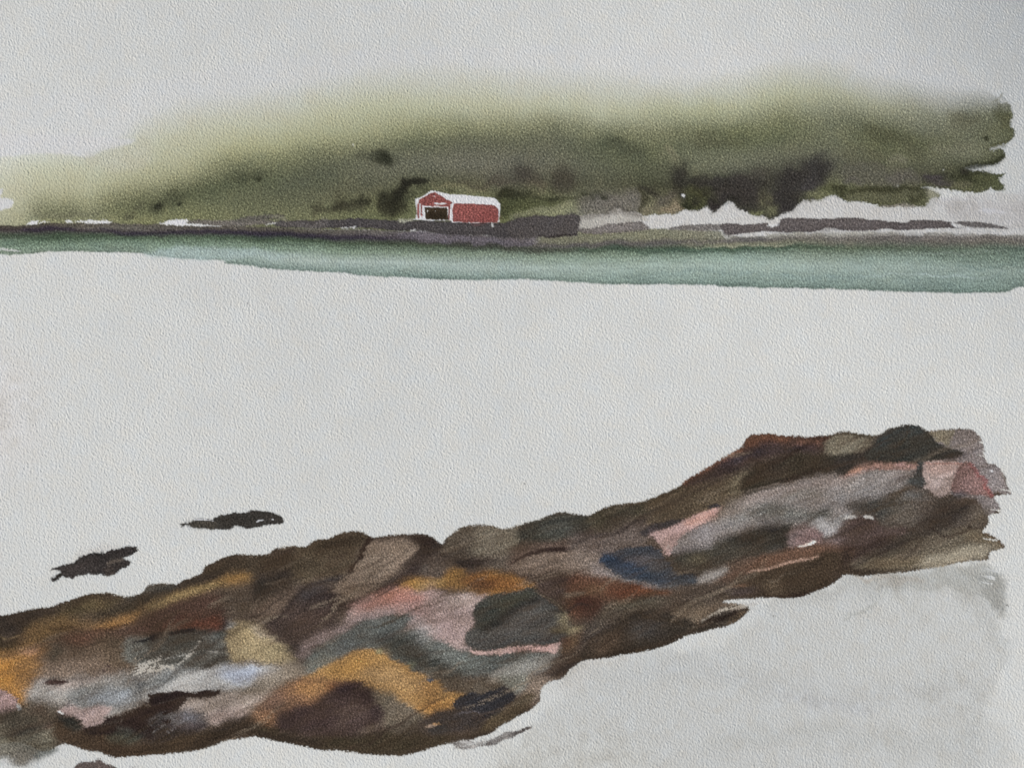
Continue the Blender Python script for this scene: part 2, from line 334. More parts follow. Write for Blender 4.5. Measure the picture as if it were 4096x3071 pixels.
dab('T4',300,790,110,80,(54,51,48),.65); dab('T4',120,960,120,100,(50,47,43),.6); dab('T3',760,640,140,44,(74,77,56),.5,ang=-18); dab('T3',1380,600,180,40,(82,82,58),.5); dab('T2',830,720,110,46,(58,60,44),.5)
# ---- sandbank and shore
R('beach', None); wash("T3 445,1090 700,1075 860,1078 900,1092 1050,1094 1110,1090 1140,1066 1250,1062 1310,1050 1340,1077 1420,1030 1500,1060 1560,1077 1698,1125 T4 60,1122 130,1095 210,1030 290,1015 430,966 470,977 520,1003 760,1040 980,1045 1150,990 1400,960 1560,940 1698,925 1900,925 1900,1250 0,1250 T3 900,1250 445,1230", (191,189,184), .85, soft=4, mott=.04, ink=.25)
wash("T3 445,1090 700,1075 860,1078 900,1100 900,1150 600,1160 445,1185", (170,165,153), .8, soft=6, ink=.4)
wash("T3 445,1078 640,1066 860,1080 870,1120 800,1100 650,1088 445,1100", (122,115,106), .75, soft=7)
wash("T4 1150,995 1400,990 1600,1000 1800,1010 1800,1180 1300,1120 1200,1060", (176,172,168), .6, soft=14, ink=.3)
bare("T4 1390,1060 1500,1050 1600,1070 1560,1082 1450,1078",(200,199,200),.8,soft=5); bare("T4 1150,985 1330,978 1320,992 1170,996",(196,196,196),.6,soft=4)
SC = [
 ('T1',-250,[(1165,(68,60,54)),(1178,(66,56,54)),(1195,(58,48,54)),(1225,(70,82,66)),(1275,(95,124,104)),(1320,(118,145,125)),(1362,(128,150,132))]),
 ('T1',0,[(1165,(70,62,55)),(1180,(66,56,54)),(1195,(60,50,56)),(1232,(72,88,70)),(1280,(96,126,104)),(1320,(114,142,122)),(1362,(126,148,130))]),
 ('T1',400,[(1152,(88,80,68)),(1168,(90,82,74)),(1190,(60,48,62)),(1228,(60,80,58)),(1262,(78,106,80)),(1298,(106,136,114)),(1338,(114,140,124))]),
 ('T1',900,[(1158,(96,90,80)),(1185,(102,97,90)),(1220,(55,48,58)),(1248,(72,98,72)),(1278,(104,134,112)),(1310,(118,147,128)),(1350,(118,144,130))]),
 ('T1',1400,[(1164,(98,88,80)),(1188,(84,76,72)),(1216,(52,44,60)),(1250,(76,102,76)),(1300,(110,140,118)),(1355,(140,170,160)),(1396,(126,152,142))]),
 ('T2',0,[(1180,(96,88,80)),(1195,(88,80,72)),(1225,(50,43,62)),(1262,(72,96,70)),(1320,(118,148,126)),(1378,(152,178,172)),(1440,(118,146,140))]),
 ('T2',300,[(1185,(98,90,78)),(1205,(95,88,76)),(1232,(54,46,62)),(1268,(64,88,62)),(1325,(118,148,126)),(1398,(160,183,180)),(1466,(118,147,141))]),
 ('T2',900,[(1190,(112,104,100)),(1212,(100,92,96)),(1245,(66,56,73)),(1282,(60,76,54)),(1340,(115,140,118)),(1410,(160,183,180)),(1506,(118,148,141))]),
 ('T2',1500,[(1222,(104,96,96)),(1250,(104,93,103)),(1285,(66,62,62)),(1308,(60,74,52)),(1362,(118,141,121)),(1440,(156,180,179)),(1524,(116,146,141))]),
 ('T3',0,[(1225,(104,96,96)),(1262,(100,90,98)),(1292,(66,66,62)),(1318,(64,78,58)),(1370,(122,146,128)),(1440,(154,178,176)),(1520,(114,143,137))]),
 ('T3',300,[(1228,(124,124,84)),(1262,(104,102,72)),(1292,(88,84,78)),(1325,(72,88,66)),(1370,(124,149,130)),(1440,(150,175,170)),(1530,(112,140,132))]),
 ('T3',900,[(1190,(130,128,92)),(1240,(126,124,86)),(1275,(84,79,78)),(1322,(66,92,72)),(1360,(108,136,116)),(1430,(146,173,166)),(1552,(108,137,131))]),
 ('T3',1500,[(1235,(150,148,138)),(1262,(88,84,85)),(1288,(124,124,94)),(1315,(64,92,70)),(1368,(126,156,146)),(1430,(150,178,172)),(1568,(104,134,127))]),
 ('T4',300,[(1212,(172,170,164)),(1248,(106,100,96)),(1278,(104,104,90)),(1312,(80,101,77)),(1365,(120,142,127)),(1430,(146,172,167)),(1584,(106,135,129))]),
 ('T4',900,[(1202,(180,178,175)),(1240,(106,99,99)),(1270,(98,93,90)),(1320,(80,98,78)),(1380,(120,146,136)),(1435,(141,167,163)),(1602,(104,132,127))]),
 ('T4',1500,[(1212,(170,167,163)),(1248,(112,104,102)),(1278,(104,99,92)),(1320,(86,108,92)),(1390,(106,132,118)),(1460,(132,158,153)),(1606,(104,134,127))]),
 ('T4',1900,[(1222,(160,158,155)),(1258,(114,108,105)),(1290,(108,108,98)),(1330,(88,115,105)),(1400,(110,138,128)),(1480,(132,158,152)),(1575,(114,140,132))]),
]
SC2 = []
for f, x, st in SC:
    o = FR[f]; SC2.append((o[0] + x * o[2], [(o[1] + y * o[2], c) for y, c in st]))
SEA = "T1 -320,1172 0,1168 180,1162 400,1150 700,1150 900,1158 1100,1164 1500,1166 T2 0,1175 400,1190 850,1195 1280,1215 T3 0,1228 445,1200 900,1190 1150,1190 1400,1205 1500,1240 1698,1232 T4 0,1215 400,1205 900,1205 1300,1212 1698,1222 1900,1230 1900,1560 1698,1568 1640,1580 1600,1604 1500,1612 1300,1612 800,1600 400,1586 0,1578 T3 1300,1562 1000,1552 700,1552 500,1545 300,1530 100,1518 0,1520 T2 1450,1525 1200,1520 950,1508 700,1495 550,1476 300,1466 60,1450 0,1440 T1 1500,1416 1480,1399 1200,1386 1000,1360 900,1350 600,1345 520,1337 350,1337 250,1350 0,1362 -320,1370"
SC2 = [(x, [(y, (c[0] * .95 + 9, c[1] * .95 + 8, c[2] * .90 + 6)) for y, c in st]) for x, st in SC2]
CH = 0.62
columns(SC2, P(SEA), blurr=4, wob=3, soft=2.5, rough=1.2, ragged=2, mott=0.08, streak=0.9, edge=0.32)
line("T1 960,1352 1100,1350 1300,1352 1698,1355 T2 300,1372",[10,40,50,40,8],(160,184,180),.55,soft=8)
bare("T1 -200,1315 60,1320 150,1328 60,1334 -200,1335",(196,198,192),.9,dry=.25)
line("T1 0,1232 300,1246 520,1252 900,1256",[8,14,10,6],(44,66,44),.6,soft=5); line("T1 1300,1243 1698,1250 T2 300,1262",[6,12,8],(52,76,52),.5,soft=5)
line("T2 0,1222 400,1232 880,1248",[22,22,8],(46,38,58),.6,soft=6); line("T1 150,1190 330,1188 500,1195",[10,18,6],(48,38,56),.8,soft=5)
line("T1 640,1188 820,1214 1050,1224 1300,1205 1698,1218",[4,14,10,10,18],(50,42,60),.75,soft=5)
wash("T2 920,1215 1100,1200 1290,1222 1500,1240 1698,1240 T3 150,1230 180,1280 0,1288 T2 1500,1286 1300,1270 1000,1255", (106,97,106), .75, soft=4, edge=.2)
line("T2 1250,1296 1698,1310 T3 200,1330 460,1335",[10,20,20,8],(66,66,58),.6,soft=6)
line("T3 440,1330 700,1318 1100,1330 1698,1312 T4 500,1300",[8,18,20,16,8],(54,82,62),.55,soft=6)
line("T3 180,1298 500,1292 760,1272 1100,1272 1698,1252",[14,18,20,18,14],(92,86,86),.6,soft=6)
wash("T3 180,1235 445,1210 620,1218 900,1195 1200,1195 1390,1200 1420,1222 1480,1235 1300,1250 900,1260 500,1272 190,1278", (122,121,94), .65, soft=5, edge=.2)
line("T3 1200,1300 1698,1297 T4 200,1280",5,(150,150,118),.7,soft=2)
line("T3 900,1500 1300,1470 1698,1490 T4 300,1510 800,1500",[8,20,12,20,6],(118,148,142),.4,soft=6); line("T4 600,1500 1000,1498 1500,1510",6,(160,184,178),.6,soft=3)
line("T4 900,1345 1200,1350 1600,1330",5,(140,160,140),.5,soft=3); line("T4 1250,1430 1450,1440 1690,1420",10,(100,130,120),.5,soft=4)
wash("T4 0,1190 400,1185 900,1188 1350,1182 1600,1180 1900,1195 1900,1222 1500,1214 900,1206 500,1212 200,1216 0,1214 T3 1600,1222 1450,1236 1400,1212 1395,1195 1500,1228", (196,195,192), .6, soft=5, ink=.1)
# dark slabs along the shore
R('slab_l1', None); wash("T1 1250,1146 1270,1132 1560,1130 1698,1128 T2 60,1130 150,1150 0,1160 T1 1640,1168 1500,1168 1300,1162", (118,109,99), .95, soft=2.5, rough=1.5, edge=.3)
R('slab_l2', None); wash("T1 1560,1132 1630,1110 1698,1105 T2 90,1096 185,1098 170,1120 60,1128 -60,1150", (100,94,82), .95, soft=3, rough=1.5, edge=.2)
SLABA = "T2 130,1150 200,1132 400,1128 550,1124 700,1117 850,1124 1000,1127 1290,1132 1600,1145 1698,1126 T3 0,1125 70,1108 150,1098 300,1092 445,1092 443,1160 436,1226 400,1228 300,1235 0,1240 T2 1600,1232 1450,1225 1280,1224 1100,1198 900,1194 850,1186 700,1181 550,1181 450,1180 300,1178 150,1174"
R('slab_a', None); wash(SLABA, (76,70,69), 1, soft=2, rough=1.2, ragged=2, edge=.25, mott=.1)
wash("T2 130,1150 200,1134 400,1128 480,1128 470,1180 300,1178 150,1174", (96,89,84), .7, soft=6)
wash("T3 0,1125 150,1098 300,1092 445,1092 436,1226 300,1235 0,1240", (84,76,72), .6, soft=6)
line("T3 170,1235 300,1228 440,1218",8,(50,42,40),.9,soft=2); wash("T2 560,1190 850,1186 1100,1200 1280,1225 1698,1240 1698,1215 1200,1190 850,1160 600,1165",(66,60,60),.5,soft=6)
SLABB = "T3 445,1180 520,1172 600,1160 650,1145 850,1140 880,1152 912,1192 800,1203 620,1216 445,1205"
R('slab_b', None); wash(SLABB, (118,108,101), .95, soft=2.5, rough=1.5, edge=.25)
SLABC = "T3 1030,1182 1140,1160 1300,1152 1340,1156 1400,1155 1402,1192 1250,1195 1100,1190"
R('slab_c', None); wash(SLABC, (114,106,99), .95, soft=2, rough=1.5, edge=.25)
SLABD = "T3 1395,1156 1500,1150 1512,1160 1600,1158 1640,1150 1698,1148 T4 0,1168 75,1150 100,1120 200,1114 300,1112 340,1120 450,1118 470,1114 620,1115 660,1128 760,1130 790,1138 930,1141 950,1128 1100,1130 1222,1140 1225,1160 1330,1178 1200,1180 900,1192 760,1188 700,1200 560,1202 460,1190 380,1182 300,1205 150,1212 0,1202 T3 1600,1215 1450,1228 1412,1216 1395,1190"
R('slab_d', None); wash(SLABD, (98,88,85), 1, soft=2, rough=1.2, ragged=2, edge=.3)
wash("T3 1410,1190 1600,1190 1698,1192 T4 300,1170 700,1180 700,1198 300,1200 0,1200 T3 1600,1214 1450,1226",(84,75,73),.5,soft=6)
SLABE = "T4 1240,1142 1300,1136 1400,1140 1500,1150 1612,1178 1500,1178 1350,1176 1290,1158"
R('slab_e', None); wash(SLABE, (112,105,101), 1, soft=2, rough=1.2, ragged=2, edge=.25)
bare("T4 0,1160 40,1155 80,1160 40,1168 0,1170",soft=2); bare("T4 1222,1152 1240,1158 1300,1175 1350,1186 1250,1170",soft=2)
bare("T1 180,1160 200,1142 240,1134 270,1138 340,1145 250,1156",(214,214,208),dry=.1); bare("T1 448,1142 458,1127 492,1146",(214,214,208))
bare("T1 505,1142 620,1130 660,1134 700,1134 752,1152 600,1150",(214,214,210)); bare("T1 1068,1162 1100,1150 1180,1128 1262,1132 1240,1146 1300,1158 1500,1170 1250,1167",(214,214,210))
bare("T2 60,1160 130,1150 128,1158",(210,209,204)); bare("T2 560,1182 600,1176 690,1178 640,1184",(205,204,200),dry=.3); bare("T2 1010,1196 1060,1192 1050,1199",(205,204,200))
wash("T2 940,1120 960,1108 1050,1112 1030,1128 960,1132",(168,166,138),.8); dab('T4',60,1140,40,10,(200,198,190),.7); dab('T2',140,1128,60,8,(138,134,100),.7)
# ---- boathouse
CH = 0.80
HOUSE = "B 130,318 190,305 400,180 490,118 540,128 610,128 850,193 960,210 1350,222 1650,255 1900,272 2000,310 2098,420 2102,520 2085,720 2075,800 2090,850 2040,862 1990,875 1000,872 970,862 930,805 700,818 400,822 200,800 80,800 90,780 140,760 160,600 125,430"
R('house_trim', 'house'); bare(HOUSE, (218,219,218), soft=1.5, rough=.8, ragged=1.2)
RED = (144,77,72)
R('gable_wall', 'house'); wash("B 190,410 215,322 330,262 450,188 580,146 680,212 800,275 850,335 900,340 960,370 1002,412 940,440 930,600 932,805 888,800 885,500 850,494 560,488 340,485 290,468 275,430 250,430 190,420", (143,76,70), 1, soft=1.2, rough=.5, ragged=.8, mott=.05, edge=.1, straight=True)
R('corner_board_l', 'house'); wash("B 170,432 210,432 222,560 216,780 185,768 160,640", RED, 1, soft=1.2, rough=.4, ragged=.6, straight=True)
wash("B 250,420 290,430 285,480 290,560 275,640 300,690 270,745 250,690 248,560", RED, 1, soft=1.2, rough=.4, ragged=.6, straight=True)
bare("B 555,402 620,400 680,412 780,398 850,425 700,436 560,430",(214,214,212),soft=1.2,rough=.4,ragged=.8); bare("B 545,475 640,470 690,490 560,492",(200,185,178),soft=1.5,rough=.4,ragged=.5)
bare("B 540,240 590,250 570,262",(205,190,186),soft=1.5,rough=.3,ragged=.3)
R('doorway', 'house'); wash("B 332,502 850,502 872,560 886,800 380,806 350,745 345,640", (60,48,34), 1, soft=1.2, rough=.5, ragged=.8, mott=.1, straight=True)
wash("B 500,600 800,620 800,780 480,780", (40,32,22), .6, soft=6)
for q in ("385,580 412,580 402,635","585,590 600,600 590,612","745,500 765,505 755,525","440,795 500,797 490,815 445,812","670,795 715,795 690,818","760,795 820,800 780,815"): bare("B "+q,(206,200,192),soft=1,rough=.2,ragged=.3)
R('side_wall', 'house'); wash("B 1020,412 1300,408 1500,420 1880,440 1990,465 2060,530 2062,800 2030,868 1700,876 1300,868 1000,848 978,560 1008,450", (144,77,71), 1, soft=1.2, rough=.5, ragged=.8, mott=.07, edge=.12, straight=True)
wash("B 1600,560 2040,560 2040,860 1500,860", (134,66,62), .5, soft=9); bare("B 1030,850 1110,855 1080,872",soft=1,rough=.3,ragged=.3); bare("B 1450,862 1620,862 1600,876 1470,878",(200,180,176),soft=1,rough=.3,ragged=.3)
bare("B 1350,862 1400,862 1390,876",soft=1,rough=.3,ragged=.3); line("B 1900,890 1940,895 1920,925 1945,985",[5,6,5],(205,205,200),1,soft=1.2,rough=1,ragged=1,ink=0)
line("B 1000,880 1500,888 2030,880",[2,5,2],(40,32,32),.6,soft=2,rough=.5,ragged=.8)
# ---- wash on the near ground, lower right
wash("R4 -900,1500 -400,1480 100,1150 430,1040 480,1010 700,1005 950,972 1080,958 1180,935 1290,918 1370,925 1440,970 1495,1035 1485,1100 1480,1180 1465,1250 1400,1330 F 2175,1400 2150,1480 2120,1560 2110,1640 2100,1760 1100,1760 1130,1600", (188,189,184), .75, soft=16, rough=14, mott=.03, ink=.3)
wash("R4 560,1012 700,1005 950,972 1080,958 1180,935 1290,918 1370,925 1440,970 1495,1035 1485,1100 1480,1180 1468,1250 1380,1180 1200,1100 1000,1110 800,1080 640,1040", (166,166,158), .7, soft=10, rough=8, mott=.06, edge=.15, ink=.4)
wash("R4 1300,1000 1440,1000 1490,1060 1484,1180 1465,1250 1400,1200 1330,1100", (144,144,137), .6, soft=12, ink=.4)
dab('R4',1250,1020,180,50,(152,153,146),.4); dab('R4',600,1200,180,14,(172,173,164),.5,ang=35); dab('F',2060,1500,80,50,(172,172,166),.35); dab('F',2130,1620,60,60,(160,162,158),.35)
dab('R4',820,1030,160,22,(160,146,128),.5,ang=4); dab('R4',640,1020,120,12,(178,160,138),.5); dab('F',1780,1520,110,14,(180,182,182),.5,ang=-8)
for q, c_, w_, a_ in (("F 1560,1330 1750,1280 1950,1250 2100,1290 2160,1400", (162,162,155), 40, .38), ("F 1300,1480 1500,1440 1800,1500 2080,1480", (168,170,168), 50, .22), ("F 1500,1620 1750,1580 2000,1610 2150,1560", (166,167,160), 46, .25), ("F 1880,1240 1960,1290 2000,1360", (172,172,164), 30, .3)):
    line(q, [w_ * .4, w_ * 2, w_ * 2, w_ * .6], c_, a_, soft=26, rough=14, ink=.2)
dab('F',1230,1640,200,60,(190,188,176),.35); dab('F',1250,1450,60,30,(176,172,164),.4,ang=30)
wash("R3 440,1530 560,1512 700,1495 700,1530 560,1560 400,1600 300,1660 330,1600",(184,180,170),.5,soft=12)
# ---- the rock ledge
ROCK = "R1 -330,800 0,718 60,708 120,695 220,668 270,665 330,655 430,626 520,590 600,577 680,571 740,588 775,602 860,580 890,560 920,525 1000,514 1060,515 1085,526 1130,500 1200,475 1255,445 1270,415 1320,382 1400,347 1500,332 1585,340 R2 60,335 110,305 200,280 290,290 340,270 370,245 450,240 520,205 600,193 670,200 715,226 830,218 950,212 1040,212 1100,235 1130,262 1155,268 1180,235 1250,180 1300,158 1370,153 1450,158 1520,175 R3 0,707 80,680 150,660 270,622 330,617 420,632 480,640 540,605 620,575 700,560 780,552 860,535 950,495 1040,450 1080,418 1250,320 1380,240 1430,205 1462,150 1500,136 1585,127 R4 50,138 100,141 200,148 290,150 380,140 430,125 490,118 560,128 640,138 690,130 740,100 820,82 890,78 928,84 960,100 1000,115 1130,108 1180,102 1250,108 1290,128 1325,180 1335,240 1355,310 1400,320 1440,360 1465,400 1475,440 1505,500 1470,505 1400,520 1432,580 1430,625 1362,642 1365,680 1335,722 1325,740 1400,770 1465,830 1430,845 1370,868 1360,905 1290,913 1180,925 1080,955 950,970 840,985 700,1000 560,1008 470,1005 420,1040 330,1090 200,1138 100,1148 0,1140 R3 1500,1146 1400,1150 1300,1172 1440,1192 1466,1222 1430,1260 1340,1312 1200,1350 1070,1385 950,1435 860,1465 700,1490 560,1512 440,1530 400,1552 350,1590 330,1640 S4 1215,1380 1160,1420 1080,1440 1010,1490 990,1560 960,1640 R2 1500,1400 1480,1425 1350,1465 1250,1490 1120,1520 980,1560 880,1578 760,1572 620,1560 500,1548 400,1540 300,1520 200,1505 100,1485 0,1465 R1 1500,1475 1400,1490 1300,1530 1200,1555 1050,1570 900,1580 740,1596 650,1580 530,1550 450,1530 380,1515 320,1545 260,1560 100,1500 -330,1500"
R('rock_face', 'ledge'); wash(ROCK, (84,70,60), 1, soft=2.5, rough=1.8, ragged=3.5, mott=.22, edge=.3)
CLIP = np.zeros((NH, NW), np.float32)
_m, _sl = mask_of(P(ROCK), 2.5, 1.8, 3.5); CLIP[_sl] = _m
W = wash; SK = 1.75; CH = 0.74; FLOW = 4.5; RG = 0.45
# far left, top band
R('crest_dark', 'ledge'); W("S1 -200,420 0,345 150,325 300,280 400,275 560,265 540,330 400,370 320,420 200,490 0,520 -200,560",(52,44,38),.9,soft=9)
W("S1 180,500 350,395 470,350 560,260 700,180 860,150 960,155 1060,190 1000,260 900,320 700,370 500,440 350,490",(84,70,46),.9,soft=12)
W("S1 560,262 680,185 860,150 960,155 1040,185 900,200 760,215",(58,44,36),.8,soft=9); dab('S1',800,255,120,40,(106,88,56),.6,ang=10)
R('crest_stone', 'ledge'); W("S1 1050,190 1150,190 1220,130 1290,85 1420,70 1490,80 1505,120 1400,150 1250,150 1180,190 1100,215",(96,94,86),.9,soft=6,edge=.2)
W("S1 740,370 900,320 1000,250 1130,200 1260,145 1505,110 1700,60 1700,150 1400,240 1200,310 1000,360 850,395",(60,52,40),.85,soft=10)
W("S1 -100,560 0,520 60,550 160,520 185,570 120,630 40,680 -100,720",(56,46,32),.9,soft=6)
line("S1 0,520 60,548 170,515",6,(132,110,76),.8,soft=3)
# ochre stripes
R('ochre_streak', 'ledge'); W("S1 -150,900 -150,640 40,680 190,560 200,500 350,400 480,370 620,400 850,410 1000,370 1150,320 1350,240 1505,195 1505,240 1300,320 1120,400 1000,440 860,470 700,480 560,500 400,560 300,640 160,700 60,760",(122,90,50),.92,soft=14)
W("S2 0,385 150,300 330,215 480,180 600,120 750,88 860,95 890,140 830,180 700,200 560,225 380,280 200,340 0,420",(146,112,62),.95,soft=9); dab('S2',740,135,130,42,(156,106,44),.8,ang=6); line("S2 0,400 200,310 420,235 560,195",[26,30,28,20],(150,124,76),.8,soft=6)
W("S1 860,430 1000,380 1150,330 1200,350 1050,420 960,460 800,470",(172,116,52),.8,soft=9)
# red brown band
W("S1 500,560 640,500 850,480 1100,440 1200,380 1505,260 1700,200 1800,230 1840,260 1850,480 1700,520 1505,500 1350,530 1100,560 900,600 700,610 560,600",(84,56,46),.9,soft=14)
W("S1 500,580 620,510 800,500 900,520 800,580 620,610",(112,66,46),.6,soft=14)
R('red_brown', 'ledge'); W("S2 0,560 0,440 200,350 400,280 600,230 640,300 650,400 640,540 520,600 350,590 150,620",(86,60,50),.85,soft=12)
W("S2 100,560 300,480 500,460 600,480 630,550 500,605 380,585 150,610",(98,52,36),.75,soft=12); dab('S2',565,560,40,22,(140,58,36),.8); dab('S2',640,540,24,60,(48,42,52),.6)
W("S2 560,230 700,200 850,180 880,260 900,350 850,470 660,490 650,380",(94,80,68),.85,soft=14); dab('S2',830,380,60,40,(84,70,54),.5)
# orange left and grey/tan middle
W("S1 -150,1000 -150,700 60,690 220,620 380,640 420,740 330,860 260,920 230,1090 150,1120 110,1030 20,990",(172,118,58),.95,soft=14)
R('ochre_patch_l', 'ledge'); W("S1 -150,1000 -150,760 40,740 120,820 130,960 200,1050 180,1120 130,1080 90,1020 20,985",(190,124,44),.8,soft=14); dab('S1',20,800,60,50,(178,112,36),.7)
dab('S1',240,650,90,34,(176,128,104),.7,ang=10); dab('S1',350,690,70,40,(150,98,56),.5)
W("S1 380,620 560,600 900,560 1200,540 1330,560 1300,640 1160,740 1120,860 900,880 700,850 400,860 360,740",(104,84,66),.9,soft=16)
W("S1 420,700 560,690 800,740 900,830 700,880 420,900 300,920 330,800",(140,118,102),.8,soft=16); dab('S1',920,840,120,40,(122,102,90),.6)
dab('S1',480,670,70,50,(62,62,50),.85); dab('S1',455,705,26,24,(54,66,60),.7); dab('S1',920,570,120,50,(74,62,46),.7); dab('S1',1050,700,140,60,(84,70,54),.6)
dab('S1',925,787,14,9,(58,40,46),.9,rough=2); dab('S1',885,825,16,9,(66,46,48),.8,rough=2); line("S1 600,905 760,885 820,870",[6,10,8],(84,62,56),.7,soft=3); dab('S1',790,880,30,9,(76,56,54),.8,rough=2)
# pale greys
W("S1 220,1110 240,1000 330,920 460,910 700,880 900,890 1100,860 1300,860 1505,800 1700,880 1600,1040 1300,1060 1100,1140 900,1230 600,1140 480,1130 350,1110",(164,160,156),.95,soft=12,mott=.06)
W("S1 300,930 460,930 620,900 760,890 900,880 760,940 600,990 420,960",(172,152,144),.7,soft=8)
line("S1 380,932 450,922 520,912 600,908",[10,22,22,6],(66,40,42),.95,soft=4); dab('S1',515,914,44,11,(48,28,30),.9,ang=6,rough=2)
R('grey_streak', 'ledge'); W("S1 560,1080 590,1020 680,970 850,950 1000,960 1090,940 1130,1000 1200,950 1300,1000 1200,1080 1000,1150 900,1140 720,1150 640,1140",(118,120,120),.85,soft=8,edge=.15)
W("S1 760,1040 880,1010 1080,1000 1130,1060 1050,1120 900,1110 780,1120",(140,147,156),.85,soft=10)
W("S1 820,940 1000,900 1100,870 1250,850 1505,800 1505,900 1350,980 1200,1040 1120,1000 1000,960 850,960",(118,116,112),.8,soft=10); dab('S1',1120,900,60,40,(92,86,84),.7); dab('S1',1180,970,60,40,(96,98,102),.7)
W("S2 200,1000 350,930 520,890 700,870 900,860 1100,900 1180,960 1050,1010 850,1060 700,1110 560,1110 380,1130 200,1150 0,1180 0,1100",(168,168,168),.95,soft=9,mott=.05)
R('blue_streak', 'ledge'); W("S2 560,960 640,900 760,890 940,900 960,960 880,1020 740,1040 620,1020",(146,156,178),.85,soft=12); dab('S2',1020,950,110,40,(160,160,168),.6)
R('pale_bluish0', 'ledge'); W("S2 0,1000 120,900 400,880 400,930 250,960 100,1080 0,1120",(130,132,132),.8,soft=10); line("S2 0,1090 160,990 300,930 420,900",[20,30,24,10],(96,98,98),.7,soft=8)
# textured dark grey rock with scraped whites
R('scraped', 'ledge'); W("S2 -250,760 -200,640 0,640 150,610 390,590 560,610 650,600 660,700 700,830 560,880 420,890 250,900 0,900 -180,880",(96,96,90),.95,soft=7,mott=.2)
W("S2 0,740 -60,660 80,650 250,620 390,600 430,640 360,720 260,760 100,780",(72,72,66),.9,soft=7); W("S1 1130,780 1160,710 1260,660 1400,660 1505,700 1505,760 1350,740 1180,760",(72,72,68),.85,soft=6)
line("S2 0,650 100,620 250,600 390,578",[26,18,14,16],(18,22,32),.97,soft=2,rough=3)
line("S2 -160,690 -60,670 10,655",[4,10,12],(24,26,34),.9,soft=2)
line("S2 380,590 560,600 650,570",16,(40,48,48),.7,soft=5)
dab('S2',570,650,90,60,(104,108,106),.7); dab('S2',600,610,50,20,(50,58,56),.7)
bare("S1 1120,850 1150,790 1230,750 1330,720 1390,690 1380,750 1420,780 1500,790 1480,820 1330,830 1240,850 1160,860",(176,170,160),.85,dry=.3,soft=3)
line("S2 230,880 300,820 370,760 430,680",[6,12,14,6],(176,170,160),.85,soft=2,dry=.2); line("S2 480,760 560,770 600,740",6,(156,152,146),.7,soft=2); line("S2 100,850 260,800 320,790",8,(150,148,142),.6,soft=2,dry=.2)
line("S2 420,910 500,880 560,840 640,820 700,845",[14,30,26,24,8],(64,60,54),.85,soft=4,dry=.1); line("S2 560,745 620,750 665,735",10,(64,60,56),.8,soft=2); line("S2 0,830 120,870 320,860 460,900",10,(72,72,66),.5,soft=4)
# tan wedge
R('tan_patch', 'ledge'); W("S2 650,640 720,520 840,505 940,540 1060,640 1160,700 1240,780 1300,830 1160,860 900,850 700,850 690,760",(154,134,96),.95,soft=8)
dab('S2',700,540,44,22,(150,154,158),.8); dab('S2',1050,780,150,60,(138,124,92),.5,ang=-10); W("S2 900,540 1060,640 1180,720 1100,680 960,640 860,570",(150,136,122),.7,soft=8)
line("S2 720,860 860,850 940,880 920,840",[4,14,16,6],(104,90,80),.7,soft=3,dry=.2)
W("S2 960,960 1120,870 1300,850 1420,920 1350,1000 1200,1020 1100,1080 900,1180 700,1250 600,1210 700,1120 880,1060",(138,124,108),.9,soft=12)
W("S2 640,1170 760,1110 900,1060 980,1030 1030,1080 900,1150 760,1190",(108,96,84),.7,soft=12)
W("S2 190,1220 300,1180 480,1160 620,1140 900,1140 1050,1090 940,1200 850,1290 700,1340 520,1400 470,1370 460,1300 330,1280 220,1270",(164,148,138),.95,soft=8)
W("S2 500,1300 700,1270 850,1250 820,1310 650,1370 500,1400",(164,140,134),.7,soft=8); line("S2 840,1290 950,1210 1060,1130",4,(180,160,140),.7,soft=2)
# pink bits at the left
R('pink_corner', 'ledge'); W("S1 -150,1200 -150,960 0,985 60,1010 120,1070 138,1150 0,1210",(168,134,132),1,soft=4,edge=.25)
bare("S1 130,1110 170,1130 180,1160 150,1160",(200,202,205),.9)
R('pink_patch_l', 'ledge'); W("S1 500,1175 560,1130 720,1140 860,1130 960,1160 900,1240 820,1300 720,1310 660,1260 620,1210 540,1200",(166,140,136),.95,soft=5)
dab('S1',560,1130,40,18,(120,112,112),.7,ang=20)
# dark mossy boulder bottom left, soft edged
CLIP = None
BLDR = "S1 -250,1260 0,1215 100,1175 180,1150 240,1100 330,1090 420,1110 480,1150 500,1230 470,1330 500,1440 480,1500 380,1540 290,1600 230,1640 100,1620 0,1590 -250,1640"
R('mossy_boulder', None); W(BLDR,(96,88,72),.95,soft=10,rough=12,mott=.25,dry=.0)
dab('S1',160,1260,170,110,(52,44,38),.9); dab('S1',80,1200,100,50,(54,46,36),.6); dab('S1',330,1150,110,60,(74,56,46),.85); dab('S1',200,1370,90,50,(58,56,48),.8); dab('S1',410,1270,70,90,(70,48,36),.85); dab('S1',400,1310,40,22,(88,50,34),.7)
dab('S1',420,1400,60,70,(124,122,106),.8); dab('S1',280,1440,120,60,(118,114,98),.7); dab('S1',60,1480,110,50,(122,118,102),.7); dab('S1',170,1580,110,40,(126,118,104),.6); dab('S1',60,1420,60,30,(100,96,80),.6)
line("S1 300,1560 400,1530 500,1490",[20,30,12],(84,90,84),.8,soft=7); bare("S1 -100,1580 40,1590 60,1610 -100,1620",(205,203,198),.8,dry=.4); bare("S1 500,1490 560,1455 540,1490 520,1510",(206,205,200),.8,soft=2)
_m, _sl = mask_of(P(ROCK), 2.5, 1.8, 3.5); CLIP = np.zeros((NH, NW), np.float32); CLIP[_sl] = _m
